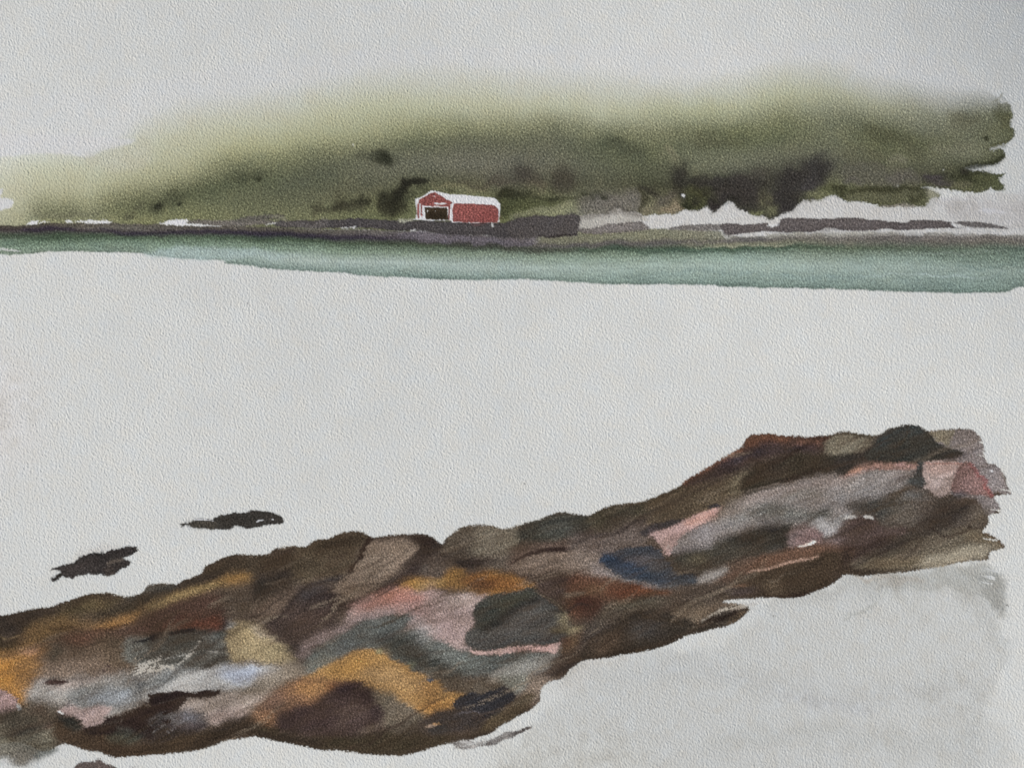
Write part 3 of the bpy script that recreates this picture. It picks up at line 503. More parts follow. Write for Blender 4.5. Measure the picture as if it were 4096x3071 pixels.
# brown sweep along the bottom left
W("S1 460,1230 540,1215 600,1230 700,1320 860,1350 1000,1380 1300,1440 1505,1400 1505,1560 1250,1580 1000,1580 800,1520 640,1480 520,1440 440,1370",(76,58,42),.95,soft=8)
W("S1 480,1215 560,1205 620,1240 700,1310 640,1340 520,1280",(48,50,46),.9,soft=7); bare("S1 494,1180 520,1178 548,1195 530,1200",(212,210,208),1,soft=1.5)
W("S2 0,1400 250,1440 450,1440 650,1380 800,1340 960,1340 1100,1400 1300,1440 1505,1480 1505,1620 1100,1560 940,1500 780,1490 600,1540 400,1620 200,1640 0,1640",(70,56,42),.95,soft=9); dab('S2',350,1540,260,40,(84,64,42),.6,ang=6)
line("S2 350,1600 560,1500 760,1440 950,1440 1100,1490",[20,50,40,30,20],(44,34,28),.7,soft=10); line("S2 600,1390 720,1360 860,1370 1050,1420",[10,24,24,30],(56,44,34),.7,soft=7)
# dark maroon brush feather
R('feather', 'ledge'); W("S1 700,1310 850,1290 900,1240 1000,1210 1150,1160 1240,1110 1380,1060 1505,1040 1600,1060 1505,1180 1490,1260 1400,1290 1300,1360 1330,1420 1100,1400 900,1380 760,1370",(48,34,32),.97,soft=3,ragged=6)
line("S2 0,1200 120,1160 300,1135 480,1130 600,1120",[70,44,26,30,14],(46,34,34),.97,soft=2.5,dry=.05); W("S2 -10,1190 120,1170 210,1210 190,1240 240,1275 150,1290 60,1330 -60,1330",(48,34,32),.95,soft=2.5,ragged=6)
line("S2 430,1160 480,1180 510,1220",6,(70,56,52),.7,soft=2,dry=.3)
for k in range(5): line("S2 %d,%d %d,%d"%(40+30*k,1225-14*k,150+34*k,1185-7*k),3,(160,152,146),.7,soft=1.2,ink=.3)
W("S1 1270,1260 1400,1200 1505,1170 S2 220,1280 250,1330 240,1400 120,1430 0,1440 S1 1290,1400 1320,1320",(96,92,92),.85,soft=6,dry=.15)
W("S2 0,1380 60,1340 200,1370 230,1440 380,1420 440,1440 200,1520 0,1560 -200,1500 -100,1430",(56,48,46),.8,soft=6,dry=.2); 
for k in range(8): dab('S2',-20+33*k,1370+17*((k*5)%4),20,8,(52,40,40),.8,ang=30*((k*7)%5)-60,rough=4); dab('S2',0+30*k,1400+19*((k*3)%4),16,6,(110,106,106),.6,ang=20*((k*3)%5)-40,rough=4)
dab('S2',340,1340,120,54,(112,114,126),.9); dab('S2',400,1400,70,26,(90,78,82),.7); dab('S2',300,1430,110,20,(92,80,84),.6)
dab('S1',1050,1410,160,34,(76,82,68),.75); dab('S1',1060,1340,60,24,(90,92,84),.6); dab('S1',790,1340,70,40,(42,34,34),.8)
for k in range(7): line("S1 %d,%d %d,%d"%(860+28*k,1310-5*k,880+28*k,1270-5*k),3,(110,100,92),.6,soft=1.2)
# crest, second quarter
W("S2 420,90 540,0 700,-60 900,-80 1100,-60 1505,-100 1505,60 1300,120 1100,80 900,100 700,80 560,120 380,190 200,200 300,140",(70,58,44),.9,soft=10)
line("S2 200,210 350,170 520,120 640,90",[10,24,24,8],(46,40,38),.7,soft=8); W("S2 880,150 960,90 1100,80 1250,60 1300,130 1200,220 1050,290 930,320 880,270",(54,48,44),.95,soft=9)
dab('S2',980,240,70,60,(34,38,36),.9,ang=20); dab('S2',1150,120,120,50,(60,52,48),.7)
W("S2 860,440 1000,330 1150,250 1300,200 1250,280 1150,380 1020,490 930,520",(112,92,78),.85,soft=9,mott=.1); dab('S2',870,460,44,34,(58,46,44),.8)
W("S2 1000,500 1130,430 1250,280 1400,180 1505,140 1600,300 1560,600 1505,640 1300,820 1180,740 1060,640 960,560",(72,58,54),.95,soft=12)
dab('S3',120,560,160,60,(72,70,74),.8,ang=25); dab('S3',290,480,60,34,(58,56,60),.8); dab('S3',50,860,90,140,(86,68,60),.7); dab('S3',130,640,120,60,(64,54,54),.7,ang=25); dab('S3',330,660,120,60,(52,36,32),.85,ang=-15); dab('S3',120,790,160,50,(82,62,54),.6,ang=20)
line("S2 1160,740 1240,780 1320,850",[8,14,8],(70,62,62),.7,soft=5); dab('S2',1370,790,90,80,(98,92,90),.8); dab('S2',1400,880,80,40,(98,104,102),.8)
R('knob_l', 'ledge'); W("S3 -50,180 100,140 200,110 340,70 470,50 560,65 610,100 560,200 480,300 400,440 300,420 160,440 60,500 -80,440 -60,300",(90,76,58),.95,soft=8,mott=.2)
W("S3 130,170 260,110 400,60 500,55 590,90 560,150 480,160 380,200 260,230 160,260",(60,48,36),.85,soft=12); dab('S3',60,340,120,40,(64,56,44),.6,ang=10); dab('S3',300,340,110,70,(104,90,72),.6,ang=20)
W("S3 600,110 800,90 1050,80 1100,90 1200,150 1220,190 1130,260 1000,280 960,170 880,130 760,140 620,150",(50,38,34),.95,soft=7)
R('tan_dome', 'ledge'); W("S3 410,440 480,330 560,180 620,140 880,130 980,170 1000,260 900,320 820,420 680,520 560,620 400,640 300,560 320,480",(136,116,100),.95,soft=9,mott=.1)
dab('S3',870,190,110,60,(124,106,90),.5); dab('S3',600,330,110,90,(142,124,106),.5,ang=40); dab('S3',500,560,160,50,(108,84,64),.7,ang=15); dab('S3',400,610,70,26,(84,62,46),.6)
line("S3 405,430 460,360 520,260 570,150 610,110",[10,14,16,22,16],(50,34,28),.9,soft=4)
W("S3 560,620 720,500 850,420 980,300 1100,260 1200,200 1300,300 1150,440 1000,440 860,520 740,590 600,660 440,720 420,660",(58,46,44),.9,soft=10)
dab('S3',1230,350,170,90,(96,82,72),.8); dab('S3',1000,330,80,34,(54,46,48),.6,ang=15); dab('S3',1150,420,120,40,(88,76,70),.6); dab('S3',1070,360,40,26,(100,92,84),.5)
# third block: grey-tan hump
R('knob_tan', 'ledge'); W("S4 160,260 220,180 300,120 420,102 600,118 700,130 800,120 800,250 700,340 560,380 400,380 250,340 170,300",(112,102,86),.95,soft=7)
W("S4 160,260 230,170 320,115 420,105 430,200 400,300 300,380 180,340",(84,72,60),.85,soft=10); dab('S4',560,220,130,90,(130,120,104),.7); dab('S4',300,330,120,60,(74,66,60),.7); dab('S4',620,420,150,70,(98,88,78),.8); dab('S4',100,480,90,70,(104,90,80),.8)
R('dome_grey', 'ledge'); W("S4 780,240 800,130 920,60 1100,20 1250,5 1400,40 1440,100 1420,160 1300,210 1100,250 920,250",(62,62,54),.95,soft=7)
dab('S4',1180,140,180,60,(78,80,76),.75,ang=6); dab('S4',1330,80,100,30,(58,56,46),.6); W("S4 1400,80 1440,20 1505,0 1505,140 1440,110",(88,86,70),.7,soft=6)
W("S4 240,400 330,400 500,410 480,440 380,480 280,470",(42,38,40),.95,soft=6); dab('S4',500,420,110,24,(62,50,48),.7)
W("S4 700,440 780,340 900,310 1000,270 1300,230 1505,200 1505,350 1400,330 1200,305 1000,330 860,390 760,430",(108,86,76),.9,soft=8)
R('ledge_tan2', 'ledge'); W("S4 720,450 860,400 1000,340 1200,320 1400,340 1505,370 1505,520 1300,540 1100,500 850,520 740,500",(130,110,96),.95,soft=8,mott=.1)
line("S4 720,440 860,375 1000,325 1150,310 1300,318 1450,345",[6,10,18,20,18,8],(50,34,34),.9,soft=3.5)
W("S4 640,480 760,490 900,550 1100,510 1300,540 1505,520 1505,900 1380,960 1300,900 1180,800 1100,740 960,700 900,620 760,560",(80,62,54),.95,soft=12)
dab('S4',1250,560,200,50,(66,48,46),.7); dab('S4',1100,650,160,50,(88,72,68),.6,ang=-15); dab('S4',1420,760,110,60,(60,36,34),.9,ang=-30); dab('S4',1280,820,120,60,(76,56,40),.7,ang=-30); line("S4 980,570 1200,600 1505,640",12,(58,38,36),.5,soft=6)
# ochre bar
R('ochre_bar', 'ledge'); W("S3 840,530 940,450 1060,440 1180,480 1260,400 1340,370 1420,420 1505,440 S4 560,500 720,520 860,590 940,640 860,670 720,690 560,720 440,700 300,670 150,660 0,650 S3 1000,560 900,580",(150,104,44),.95,soft=8)
W("S4 300,560 480,520 700,530 860,600 900,650 740,680 560,690 400,650",(136,80,36),.8,soft=9); dab('S4',500,625,110,34,(104,60,34),.75); dab('S3',1100,520,140,36,(160,124,64),.6); dab('S4',60,620,120,30,(160,126,72),.6); dab('S3',980,530,90,28,(136,104,54),.6)
W("S4 190,490 300,480 360,540 250,560 180,550",(140,98,46),.6,soft=6)
# pink / salmon area
R('pink_area', 'ledge'); W("S3 420,740 560,650 700,580 840,540 1000,570 1150,570 1300,600 1505,590 S4 440,700 560,710 480,780 420,850 430,920 420,980 350,1060 340,1120 400,1180 300,1180 200,1150 80,1110 0,1080 S3 1200,1000 1050,900 920,880 900,760 740,760 540,800 400,830",(160,136,132),.97,soft=6,mott=.08)
W("S3 420,740 560,650 700,590 840,545 1000,580 1080,620 1060,680 900,690 760,700 560,740",(158,98,84),.85,soft=12); dab('S3',800,580,160,30,(168,100,76),.7,ang=12); W("S3 740,700 900,680 1050,690 1080,790 980,800 900,740",(142,104,100),.75,soft=12); dab('S3',1300,800,200,140,(160,134,132),.6); dab('S4',20,800,60,200,(158,122,118),.5); dab('S3',620,780,220,20,(156,132,134),.7,ang=12)
dab('S3',1400,650,150,50,(172,152,142),.6); dab('S3',1250,890,110,70,(152,124,124),.6)
W("S3 0,1060 140,960 300,880 480,800 640,780 500,850 380,910 240,990 120,1060 0,1140",(148,126,124),.85,soft=9)
# blue grey arch
R('grey_arch', 'ledge'); W("S3 60,1180 160,1040 300,960 420,890 540,820 700,790 900,770 960,800 900,870 1000,900 1150,960 1260,1020 1390,1090 1505,1100 S4 300,1190 470,1210 600,1220 720,1210 1060,1180 1080,1210 1000,1260 900,1330 640,1330 520,1400 300,1400 100,1380 0,1330 S3 1300,1370 1180,1330 1000,1240 860,1180 740,1120 680,1080 560,1060 440,1100 300,1170 180,1240 80,1250",(92,97,94),.97,soft=7,mott=.12)
W("S3 660,960 760,920 880,960 1000,990 1150,1080 1300,1200 1400,1290 1300,1330 1180,1290 1000,1230 860,1160 740,1100 700,1040",(60,60,54),.85,soft=14); dab('S3',400,1020,180,60,(90,96,98),.6,ang=28); dab('S3',700,860,180,50,(92,96,96),.5); dab('S3',730,960,60,50,(66,70,72),.6)
dab('S3',1050,900,130,70,(150,144,144),.75,ang=-25); dab('S3',1400,1160,160,70,(100,108,104),.7); dab('S3',180,1180,130,50,(100,110,106),.8,ang=20)
W("S3 60,1180 200,1100 320,1140 240,1210 140,1250",(108,114,108),.6,soft=8); W("S4 0,1100 160,1150 300,1190 300,1300 100,1260 0,1200",(112,116,112),.6,soft=12)
W("S4 520,1400 640,1340 800,1270 960,1240 1060,1220 1100,1180 1160,1150 1160,1120 1200,1120 1180,1200 1130,1260 1060,1330 940,1390 880,1400 860,1480 780,1540 700,1480 600,1440",(140,138,132),.9,soft=8); W("S4 620,1420 760,1390 880,1380 860,1460 780,1540 700,1500",(112,114,102),.8,soft=9)
dab('S4',580,1445,60,20,(178,164,148),.7,rough=6)
W("S4 -100,1390 60,1400 300,1410 520,1420 600,1440 700,1480 640,1530 430,1560 280,1540 150,1500 60,1450 -60,1440",(96,84,70),.9,soft=9,mott=.15)
# rose line under the dark boulder
R('rose_line', 'ledge'); W("S4 380,1160 480,1180 620,1175 800,1145 950,1145 1050,1135 1160,1120 1150,1190 1100,1210 1040,1180 960,1180 800,1200 640,1220 560,1200 480,1215 420,1190",(188,152,146),1,soft=3); W("S4 740,1170 900,1155 1050,1140 1060,1170 950,1180 800,1195",(190,138,130),.7,soft=6)
# dark boulder
BOULDA = "S4 410,870 430,800 500,740 600,700 760,680 900,640 960,690 1060,760 1160,830 1260,950 1290,1020 1220,1090 1150,1112 1000,1122 860,1130 740,1145 620,1172 480,1170 380,1140 340,1080 370,1020 430,970 440,920"
R('boulder_mid', None); W(BOULDA,(80,79,76),.97,soft=3.5,rough=3,mott=.12,edge=.3)
W("S4 410,870 450,780 560,720 760,690 920,650 960,700 900,760 780,830 680,900 560,970 450,1000 440,920",(62,66,60),.85,soft=7); W("S4 600,760 760,720 900,690 920,740 800,790 660,850",(74,74,56),.6,soft=12); line("S4 480,1000 640,930 760,850 900,770 965,740",[20,34,36,34,16],(38,42,42),.8,soft=6)
dab('S4',820,950,200,60,(98,94,92),.5,ang=20); dab('S4',880,830,90,40,(98,96,94),.5,ang=20); W("S4 400,1130 620,1160 800,1130 1150,1105 1000,1060 700,1080 480,1090",(70,70,72),.6,soft=9); dab('S4',1190,1040,90,50,(62,60,58),.8)
dab('S4',700,1040,110,40,(92,92,92),.4); dab('S4',1000,960,160,70,(84,78,74),.5)
W("S4 1130,900 1200,870 1290,970 1370,1000 1310,1040 1230,1060 1240,1000",(138,122,84),.6,soft=8); dab('S4',1190,1005,80,22,(126,112,68),.5); dab('S4',1270,1010,40,24,(160,140,104),.5)
# right hand brown descent
W("S4 1290,1040 1380,990 1505,960 1505,1260 1350,1290 1260,1350 1200,1410 1080,1420 1080,1350 1160,1220 1180,1140",(84,68,58),.95,soft=7); W("S4 1200,1100 1260,1060 1350,1030 1330,1100 1240,1180 1180,1200",(118,88,60),.7,soft=8); dab('S4',1200,1120,40,34,(92,50,40),.7); line("S4 1120,1400 1220,1320 1350,1280 1505,1245",[20,30,26,16],(52,42,38),.8,soft=6); dab('S4',1420,1060,90,60,(60,56,56),.7,ang=50)
W("S4 820,1560 900,1440 1060,1380 1200,1400 1100,1450 1020,1500 990,1600 900,1640 800,1640",(130,112,98),.9,soft=10,mott=.12); dab('S4',1150,1330,70,60,(88,76,70),.7,ang=40)
# ochre gold
R('ochre_gold', 'ledge'); W("S3 20,1320 140,1250 240,1180 400,1120 500,1070 600,1060 700,1090 760,1140 900,1190 1000,1250 1150,1330 1300,1430 1420,1430 1400,1460 1330,1500 1340,1560 1200,1590 1060,1620 900,1540 700,1460 600,1380 440,1350 200,1340",(166,120,62),.96,soft=5,mott=.1)
W("S3 500,1260 650,1230 850,1240 1050,1330 1200,1420 1000,1430 800,1400 640,1360",(178,136,84),.75,soft=14); dab('S3',420,1210,200,60,(170,116,44),.6,ang=14); dab('S3',1120,1420,130,60,(160,104,44),.6,ang=-20); dab('S3',1150,1550,160,46,(186,122,50),.8,ang=6); dab('S3',700,1120,60,50,(184,134,64),.5)
dab('S3',960,1180,40,20,(112,112,84),.6); dab('S3',1120,1325,34,12,(70,92,118),.95,rough=3,soft=3); dab('S3',690,1075,34,18,(150,142,96),.7)
W("S3 0,1560 -120,1600 -200,1500 0,1330 200,1330 360,1340 520,1360 460,1410 340,1440 200,1500 80,1560",(126,80,50),.92,soft=9); dab('S3',200,1390,180,30,(114,66,32),.8); line("S3 -20,1570 100,1520 200,1480",12,(190,112,44),.7,soft=5)
W("S2 860,1300 960,1210 1100,1100 1200,1040 1330,1020 1505,1000 1505,1180 1300,1240 1160,1280 1080,1400 960,1360 880,1340",(138,98,68),.85,soft=12); W("S2 1250,1060 1505,1000 1505,1110 1320,1140",(160,110,56),.7,soft=12); dab('S2',1060,1200,120,60,(124,94,84),.7,ang=35); dab('S2',1010,1330,60,60,(136,86,48),.6)
# maroon brown dome
DOME = "R2 120,1400 150,1310 260,1270 380,1240 480,1170 560,1130 640,1128 700,1165 760,1230 800,1300 780,1400 700,1470 400,1500 160,1440"
R('dome_maroon', None); W(DOME,(72,54,52),.97,soft=8,mott=.15)
W("R2 480,1200 560,1140 650,1135 720,1190 700,1240 600,1220 520,1240",(52,38,42),.8,soft=9); dab('R2',740,1290,40,70,(54,44,46),.7); dab('R2',600,1340,120,60,(94,76,70),.6); dab('R2',170,1350,50,50,(58,44,48),.8); dab('R2',560,1400,100,40,(90,72,70),.5)
W("R2 720,1180 860,1200 960,1280 1040,1340 1000,1400 900,1440 800,1400 790,1290",(108,98,82),.9,soft=9); dab('R2',900,1300,80,50,(112,96,82),.6)
W("R2 0,1400 120,1420 400,1460 700,1440 900,1420 1100,1440 1300,1450 1480,1400 1600,1360 1480,1430 1250,1490 980,1562 760,1574 500,1550 200,1508 0,1468",(68,58,42),.95,soft=8); W("R2 0,1430 200,1460 450,1500 300,1520 100,1490 0,1468",(48,38,34),.7,soft=7); dab('R2',300,1430,160,30,(74,58,54),.6)
# near black blue block and brown end
R('blue_black', 'ledge'); W("R2 1230,1240 1340,1180 1380,1190 1480,1170 1540,1145 1600,1200 1590,1240 1540,1270 1500,1330 1420,1340 1350,1300 1240,1290",(50,50,56),.97,soft=3,ragged=5)
W("R2 1040,1340 1230,1290 1420,1310 1390,1390 1290,1420 1100,1430 1040,1400 1000,1370",(64,56,54),.9,soft=5,dry=.05); dab('R2',1200,1340,140,40,(58,54,54),.7,ang=8); line("R2 1230,1320 1350,1300 1380,1310",4,(110,104,112),.6,soft=2); dab('R2',1090,1388,44,10,(176,146,122),.85,ang=12,rough=3); dab('R2',1120,1380,26,6,(196,138,70),.7,rough=2)
dab('R2',940,1400,120,34,(66,56,50),.7); dab('R2',1150,1410,80,24,(50,54,56),.7)
W("R2 1380,1390 1540,1290 1590,1240 1680,1180 1720,1240 1640,1330 1560,1390 1420,1450",(84,70,50),.9,soft=7); dab('R2',1460,1370,60,26,(110,94,66),.6,ang=20); line("R2 1250,1480 1420,1440 1540,1390 1640,1320",[20,16,12,10],(62,50,42),.7,soft=4)
# ---- right half
W("S5 130,350 300,270 500,240 600,220 760,160 900,90 900,200 700,300 560,380 400,420 300,480 180,460",(80,72,56),.95,soft=8,mott=.15)
W("S5 140,360 250,300 400,270 600,260 500,340 300,400 200,440",(64,60,46),.6,soft=10); W("S5 600,220 900,90 1200,60 1300,200 1200,260 1000,330 800,360 650,320",(88,72,52),.85,soft=14)
W("S5 0,480 200,480 420,430 640,330 800,250 700,370 560,460 300,520 0,560",(60,50,48),.8,soft=10); W("S5 -50,540 200,520 420,470 600,420 700,420 600,520 640,610 420,620 260,690 100,660 -50,640",(112,98,92),.85,soft=12); dab('S5',400,400,120,40,(78,66,60),.6,ang=10)
W("S5 -50,640 100,650 200,700 210,780 300,840 420,900 200,880 0,850",(122,106,96),.8,soft=12); W("S5 150,770 300,820 440,890 600,930 450,920 200,860",(136,126,128),.6,soft=8)
R('rust_patch', 'ledge'); W("S5 -50,860 180,870 400,900 600,940 760,960 900,1000 860,1040 600,1040 400,1100 260,1110 200,1180 80,1220 -50,1180",(104,66,48),.92,soft=10); W("S5 0,1000 140,1030 260,1110 200,1190 80,1200 0,1140",(72,38,34),.85,soft=12); dab('S5',640,990,180,34,(128,70,40),.8,ang=-6); dab('S5',430,1010,160,40,(116,58,36),.6,ang=5); dab('S5',170,990,100,44,(120,90,62),.6)
W("S5 260,1110 420,1080 700,1040 900,1030 1000,960 1300,960 1505,960 1505,1060 1400,1080 1200,1130 1080,1160 960,1180 800,1100 640,1120 480,1200 300,1230 160,1280 200,1200",(92,82,70),.92,soft=10,mott=.12); dab('S5',560,1110,200,30,(96,92,74),.6); dab('S5',1300,1040,180,60,(84,70,68),.7); dab('S5',1000,1040,100,50,(84,74,66),.6)
# dark hump lower right centre
R('hump_low', None); W("S5 0,1600 100,1440 200,1330 380,1220 520,1160 700,1140 860,1160 960,1210 1080,1270 1200,1240 1330,1180 1400,1180 1505,1150 1505,1170 1420,1240 1280,1310 1100,1350 950,1390 800,1460 600,1520 300,1560 60,1600",(60,52,44),.97,soft=6,mott=.12)
dab('S5',620,1290,170,70,(76,70,68),.7,ang=15); dab('S5',540,1340,80,50,(86,84,82),.6); W("S5 80,1500 200,1400 400,1330 360,1480 200,1540",(92,72,56),.8,soft=12); line("S5 60,1460 200,1340 380,1240",[30,36,20],(56,48,48),.7,soft=8); line("S5 60,1590 300,1540 600,1500 900,1410",[20,26,26,16],(44,34,26),.6,soft=6); dab('S5',150,1290,130,60,(82,74,66),.7,ang=35)
W("S5 960,1190 1040,1150 1100,1140 1200,1140 1150,1200 1080,1250 1000,1260 960,1230",(124,106,86),.9,soft=6); W("S5 1100,1240 1200,1180 1350,1110 1480,1080 1505,1100 1440,1140 1280,1200 1110,1256",(170,160,146),.9,soft=4,dry=.15,ink=.4); line("S5 1240,1190 1380,1150 1490,1100",5,(120,104,92),.7,soft=2)
line("S5 1080,1290 1220,1230 1330,1190 1400,1170",[20,34,26,10],(46,36,32),.85,soft=4); W("S5 1300,1260 1390,1190 1500,1160 1440,1230 1350,1280",(94,76,58),.8,soft=4,dry=.1)
# blue stone
STONE = "R3 540,905 620,870 700,835 800,825 900,850 950,900 1020,980 1120,995 1150,1030 1120,1060 1000,1075 880,1065 740,1035 640,990 570,950"
R('blue_stone', None); W(STONE,(60,68,80),.9,soft=4,rough=3,mott=.1)
W("R3 690,905 800,880 920,900 960,960 860,950 760,940 680,925",(100,92,94),.75,soft=9); dab('R3',690,945,160,30,(46,64,90),.8,ang=-18); dab('R3',840,1010,180,30,(54,70,90),.7,ang=-12); dab('R3',1060,1040,90,26,(78,92,104),.7); dab('R3',580,910,40,20,(40,60,88),.7); dab('R3',910,940,70,40,(70,74,76),.6,ang=-30)
line("R3 560,970 700,1030 860,1072 1060,1080",[4,10,16,20],(130,130,132),.6,soft=5)
# brown/olive band above the sand line
W("S6 0,900 250,830 400,790 560,760 600,640 560,600 500,480 300,560 100,600 0,640 -200,760 -200,900",(92,78,60),.9,soft=9)
W("S5 780,660 900,640 1050,590 1200,550 1280,500 1400,480 1505,460 1505,720 1300,790 1150,850 1000,850 860,800",(76,68,58),.95,soft=8); dab('S5',1040,740,130,44,(98,86,62),.6,ang=15)
W("S6 0,1080 150,1060 330,1040 420,980 600,950 740,910 940,890 1000,950 960,1080 900,1140 700,1180 500,1200 400,1260 200,1300 100,1290 0,1240",(70,66,58),.95,soft=8,mott=.12)
R('dark_band', 'ledge'); W("S6 400,1000 600,955 760,915 960,900 1000,960 980,1060 820,1100 640,1080 460,1050",(50,50,46),.85,soft=9); dab('S6',830,940,90,24,(44,44,48),.8); dab('S6',200,1200,100,50,(106,94,68),.6); dab('S6',860,1110,70,30,(76,76,74),.5)
# pale grey-mauve slope
R('pale_slope', 'ledge'); W("S6 360,860 430,780 600,660 800,600 1000,520 1200,480 1400,460 1505,430 S7 60,470 100,430 300,430 600,420 660,440 620,520 500,590 400,660 350,700 100,690 300,780 240,820 60,850 0,930 S6 1400,960 1320,1020 1250,960 1180,880 1020,880 900,880 740,900 560,950 380,1000 250,1060 0,1110 0,1050 160,960 280,900",(142,134,132),.97,soft=9,mott=.08)
W("S6 600,680 800,610 1050,540 1300,490 1500,470 1400,560 1100,600 900,640 700,720",(146,128,122),.7,soft=12); dab('S6',250,970,200,50,(120,114,118),.7,ang=20); dab('S6',700,800,240,44,(112,112,108),.7,ang=8); dab('S6',560,860,180,40,(136,136,136),.5,ang=12); dab('S6',1100,640,200,40,(126,122,112),.5,ang=5)
W("S6 640,800 760,740 900,720 1050,750 1200,770 1320,780 1340,830 1250,870 1100,870 960,890 900,860 780,830",(96,98,94),.8,soft=9); dab('S6',1250,830,90,36,(82,82,76),.85); dab('S6',900,870,160,22,(92,90,90),.6)
W("S7 -20,600 200,560 420,560 600,540 500,620 380,680 200,690 0,720",(122,120,122),.6,soft=12); W("S6 1180,870 1260,880 1400,830 1505,780 1505,850 1400,950 1330,1020 1290,1030 1240,960 1180,910",(150,150,152),.9,soft=5); dab('S6',1440,870,60,24,(168,168,168),.6)
W("S6 380,780 460,740 640,660 600,740 500,820 360,880 300,900",(118,102,90),.7,soft=12)
W("S7 100,470 60,440 180,400 400,360 670,360 665,430 500,405 300,430",(172,126,112),.9,soft=5); line("S7 230,440 400,415 620,425",[5,7,7],(150,104,96),.7,soft=3); dab('S7',150,430,70,18,(196,138,112),.7,ang=12); dab('S7',560,380,100,16,(170,130,130),.6); dab('S7',560,470,130,40,(146,134,134),.6); dab('S6',1480,470,60,20,(160,122,112),.6)
# salmon sliver
R('salmon', 'ledge'); W("S5 640,480 760,470 940,390 1080,330 1234,280 1220,330 1150,400 960,500 900,560 860,620 800,690 740,640 700,560",(178,142,138),.95,soft=4); W("S5 960,400 1100,330 1232,285 1215,335 1150,395 1000,460",(186,134,120),.75,soft=6); dab('S5',700,500,70,22,(186,152,150),.6); dab('S5',780,600,90,40,(148,122,112),.7)
line("S5 560,510 700,450 840,410 960,370",[20,34,26,8],(58,56,62),.85,soft=4); line("S5 1150,275 1200,262 1250,270",[8,18,10],(52,50,56),.9,soft=3); line("S5 790,620 810,590",4,(200,180,170),.8,soft=1.5)
W("S5 820,640 900,600 1060,600 1200,560 1150,600 980,650 860,690",(128,120,122),.7,soft=7)
# crest upper right
R('crest_rust', 'ledge'); W("S6 40,560 100,500 250,410 430,310 560,240 600,160 680,125 800,110 950,125 1200,135 1320,140 1300,200 1200,260 1000,250 820,300 640,360 500,420 300,480 150,560",(88,62,54),.95,soft=7)
line("S6 50,550 160,480 300,395 450,312 560,248",[14,22,26,30,24],(134,84,60),.8,soft=5); W("S6 580,230 640,150 760,115 900,125 1000,135 960,190 800,180 680,200",(118,72,52),.85,soft=7); dab('S6',1140,190,120,24,(142,92,70),.8); line("S6 950,130 1150,138 1330,145",[10,16,26],(72,36,28),.8,soft=5)
W("S6 400,370 560,290 700,240 900,220 1100,200 1250,240 1100,280 900,290 760,320 620,340 480,400 320,460",(56,50,60),.85,soft=10); dab('S6',720,270,60,24,(42,42,60),.8,ang=10); dab('S6',540,350,80,26,(80,74,84),.5,ang=20); W("S6 250,480 400,420 600,370 500,430 350,500 200,560 120,590",(60,48,46),.7,soft=9); dab('S6',1280,250,70,60,(60,44,42),.8)
W("S6 480,520 540,450 620,430 580,520 560,600 500,640 440,620",(122,110,86),.75,soft=8); dab('S6',600,400,100,20,(104,90,76),.5,ang=20)
R('olive_slab', 'ledge'); W("S6 550,580 600,460 760,370 1000,300 1200,290 1505,280 1505,430 1350,440 1150,490 950,550 800,590 650,635 580,625",(62,55,44),.97,soft=6,mott=.15); dab('S6',850,440,120,60,(70,54,46),.5); W("S6 1290,300 1505,300 1505,430 1350,440 1250,400",(56,52,46),.7,soft=9)
W("S6 1290,200 1340,160 1420,120 1505,98 S7 0,100 100,95 180,120 300,125 340,130 300,200 250,260 150,290 0,310 S6 1400,310 1310,270",(124,116,98),.95,soft=5,edge=.3); line("S7 0,105 120,98 190,135 320,130",[10,20,10,20],(72,64,50),.8,soft=4); dab('S7',280,180,60,40,(84,72,56),.7)
W("S7 0,440 0,320 150,300 300,250 500,260 850,240 1080,230 1080,290 900,330 700,352 450,355 250,365 120,420 60,470",(58,52,48),.95,soft=6); dab('S7',600,310,340,34,(54,46,42),.7,ang=3)
# end wash at the far right
R('mauve_end', 'ledge'); W("S7 780,95 1000,92 1120,80 1180,95 1200,120 1240,180 1250,250 1280,340 1290,360 1370,375 1420,450 1430,520 1490,630 1440,630 1360,610 1340,650 1380,690 1380,770 1280,820 1200,700 1000,650 970,500 1050,360 900,340 860,250",(130,121,122),.97,soft=3,mott=.06,edge=.12)
W("S7 790,100 1020,90 960,190 950,240 880,200",(130,120,98),.9,soft=4); W("S7 960,190 1050,90 1190,105 1230,180 1230,260 1080,250 950,240",(120,108,104),.6,soft=5); dab('S7',1010,290,60,24,(92,80,72),.7); dab('S7',1120,310,80,40,(142,130,134),.5)
R('pink_end', 'ledge'); W("S7 720,350 860,345 1060,370 1020,450 990,540 980,620 940,650 860,670 780,600 730,560",(176,152,146),.98,soft=3); W("S7 740,370 900,365 1050,375 1020,450 880,450 760,430",(186,146,136),.6,soft=9); line("S7 730,360 900,374 1080,368",[4,7,5],(164,104,92),.7,soft=2.5); dab('S7',850,560,100,60,(180,164,164),.5)
W("S7 1060,370 1130,360 1200,440 1280,560 1350,655 1250,650 1100,640 990,620 990,530 1020,450",(134,98,94),.98,soft=3,edge=.2); line("S7 1130,365 1220,480 1345,655",[10,18,14],(140,72,72),.7,soft=4); dab('S7',1090,560,90,70,(136,112,112),.5)
bare("S7 1310,430 1330,425 1325,450",(200,200,205),.9,soft=1.5)
# dark blue green neck
R('neck', 'ledge'); W("S7 688,350 728,350 722,430 735,500 755,540 715,590 650,560 600,520 650,480 672,430",(62,68,70),.97,soft=3,rough=3); dab('S7',650,530,80,34,(76,84,86),.7,ang=10)
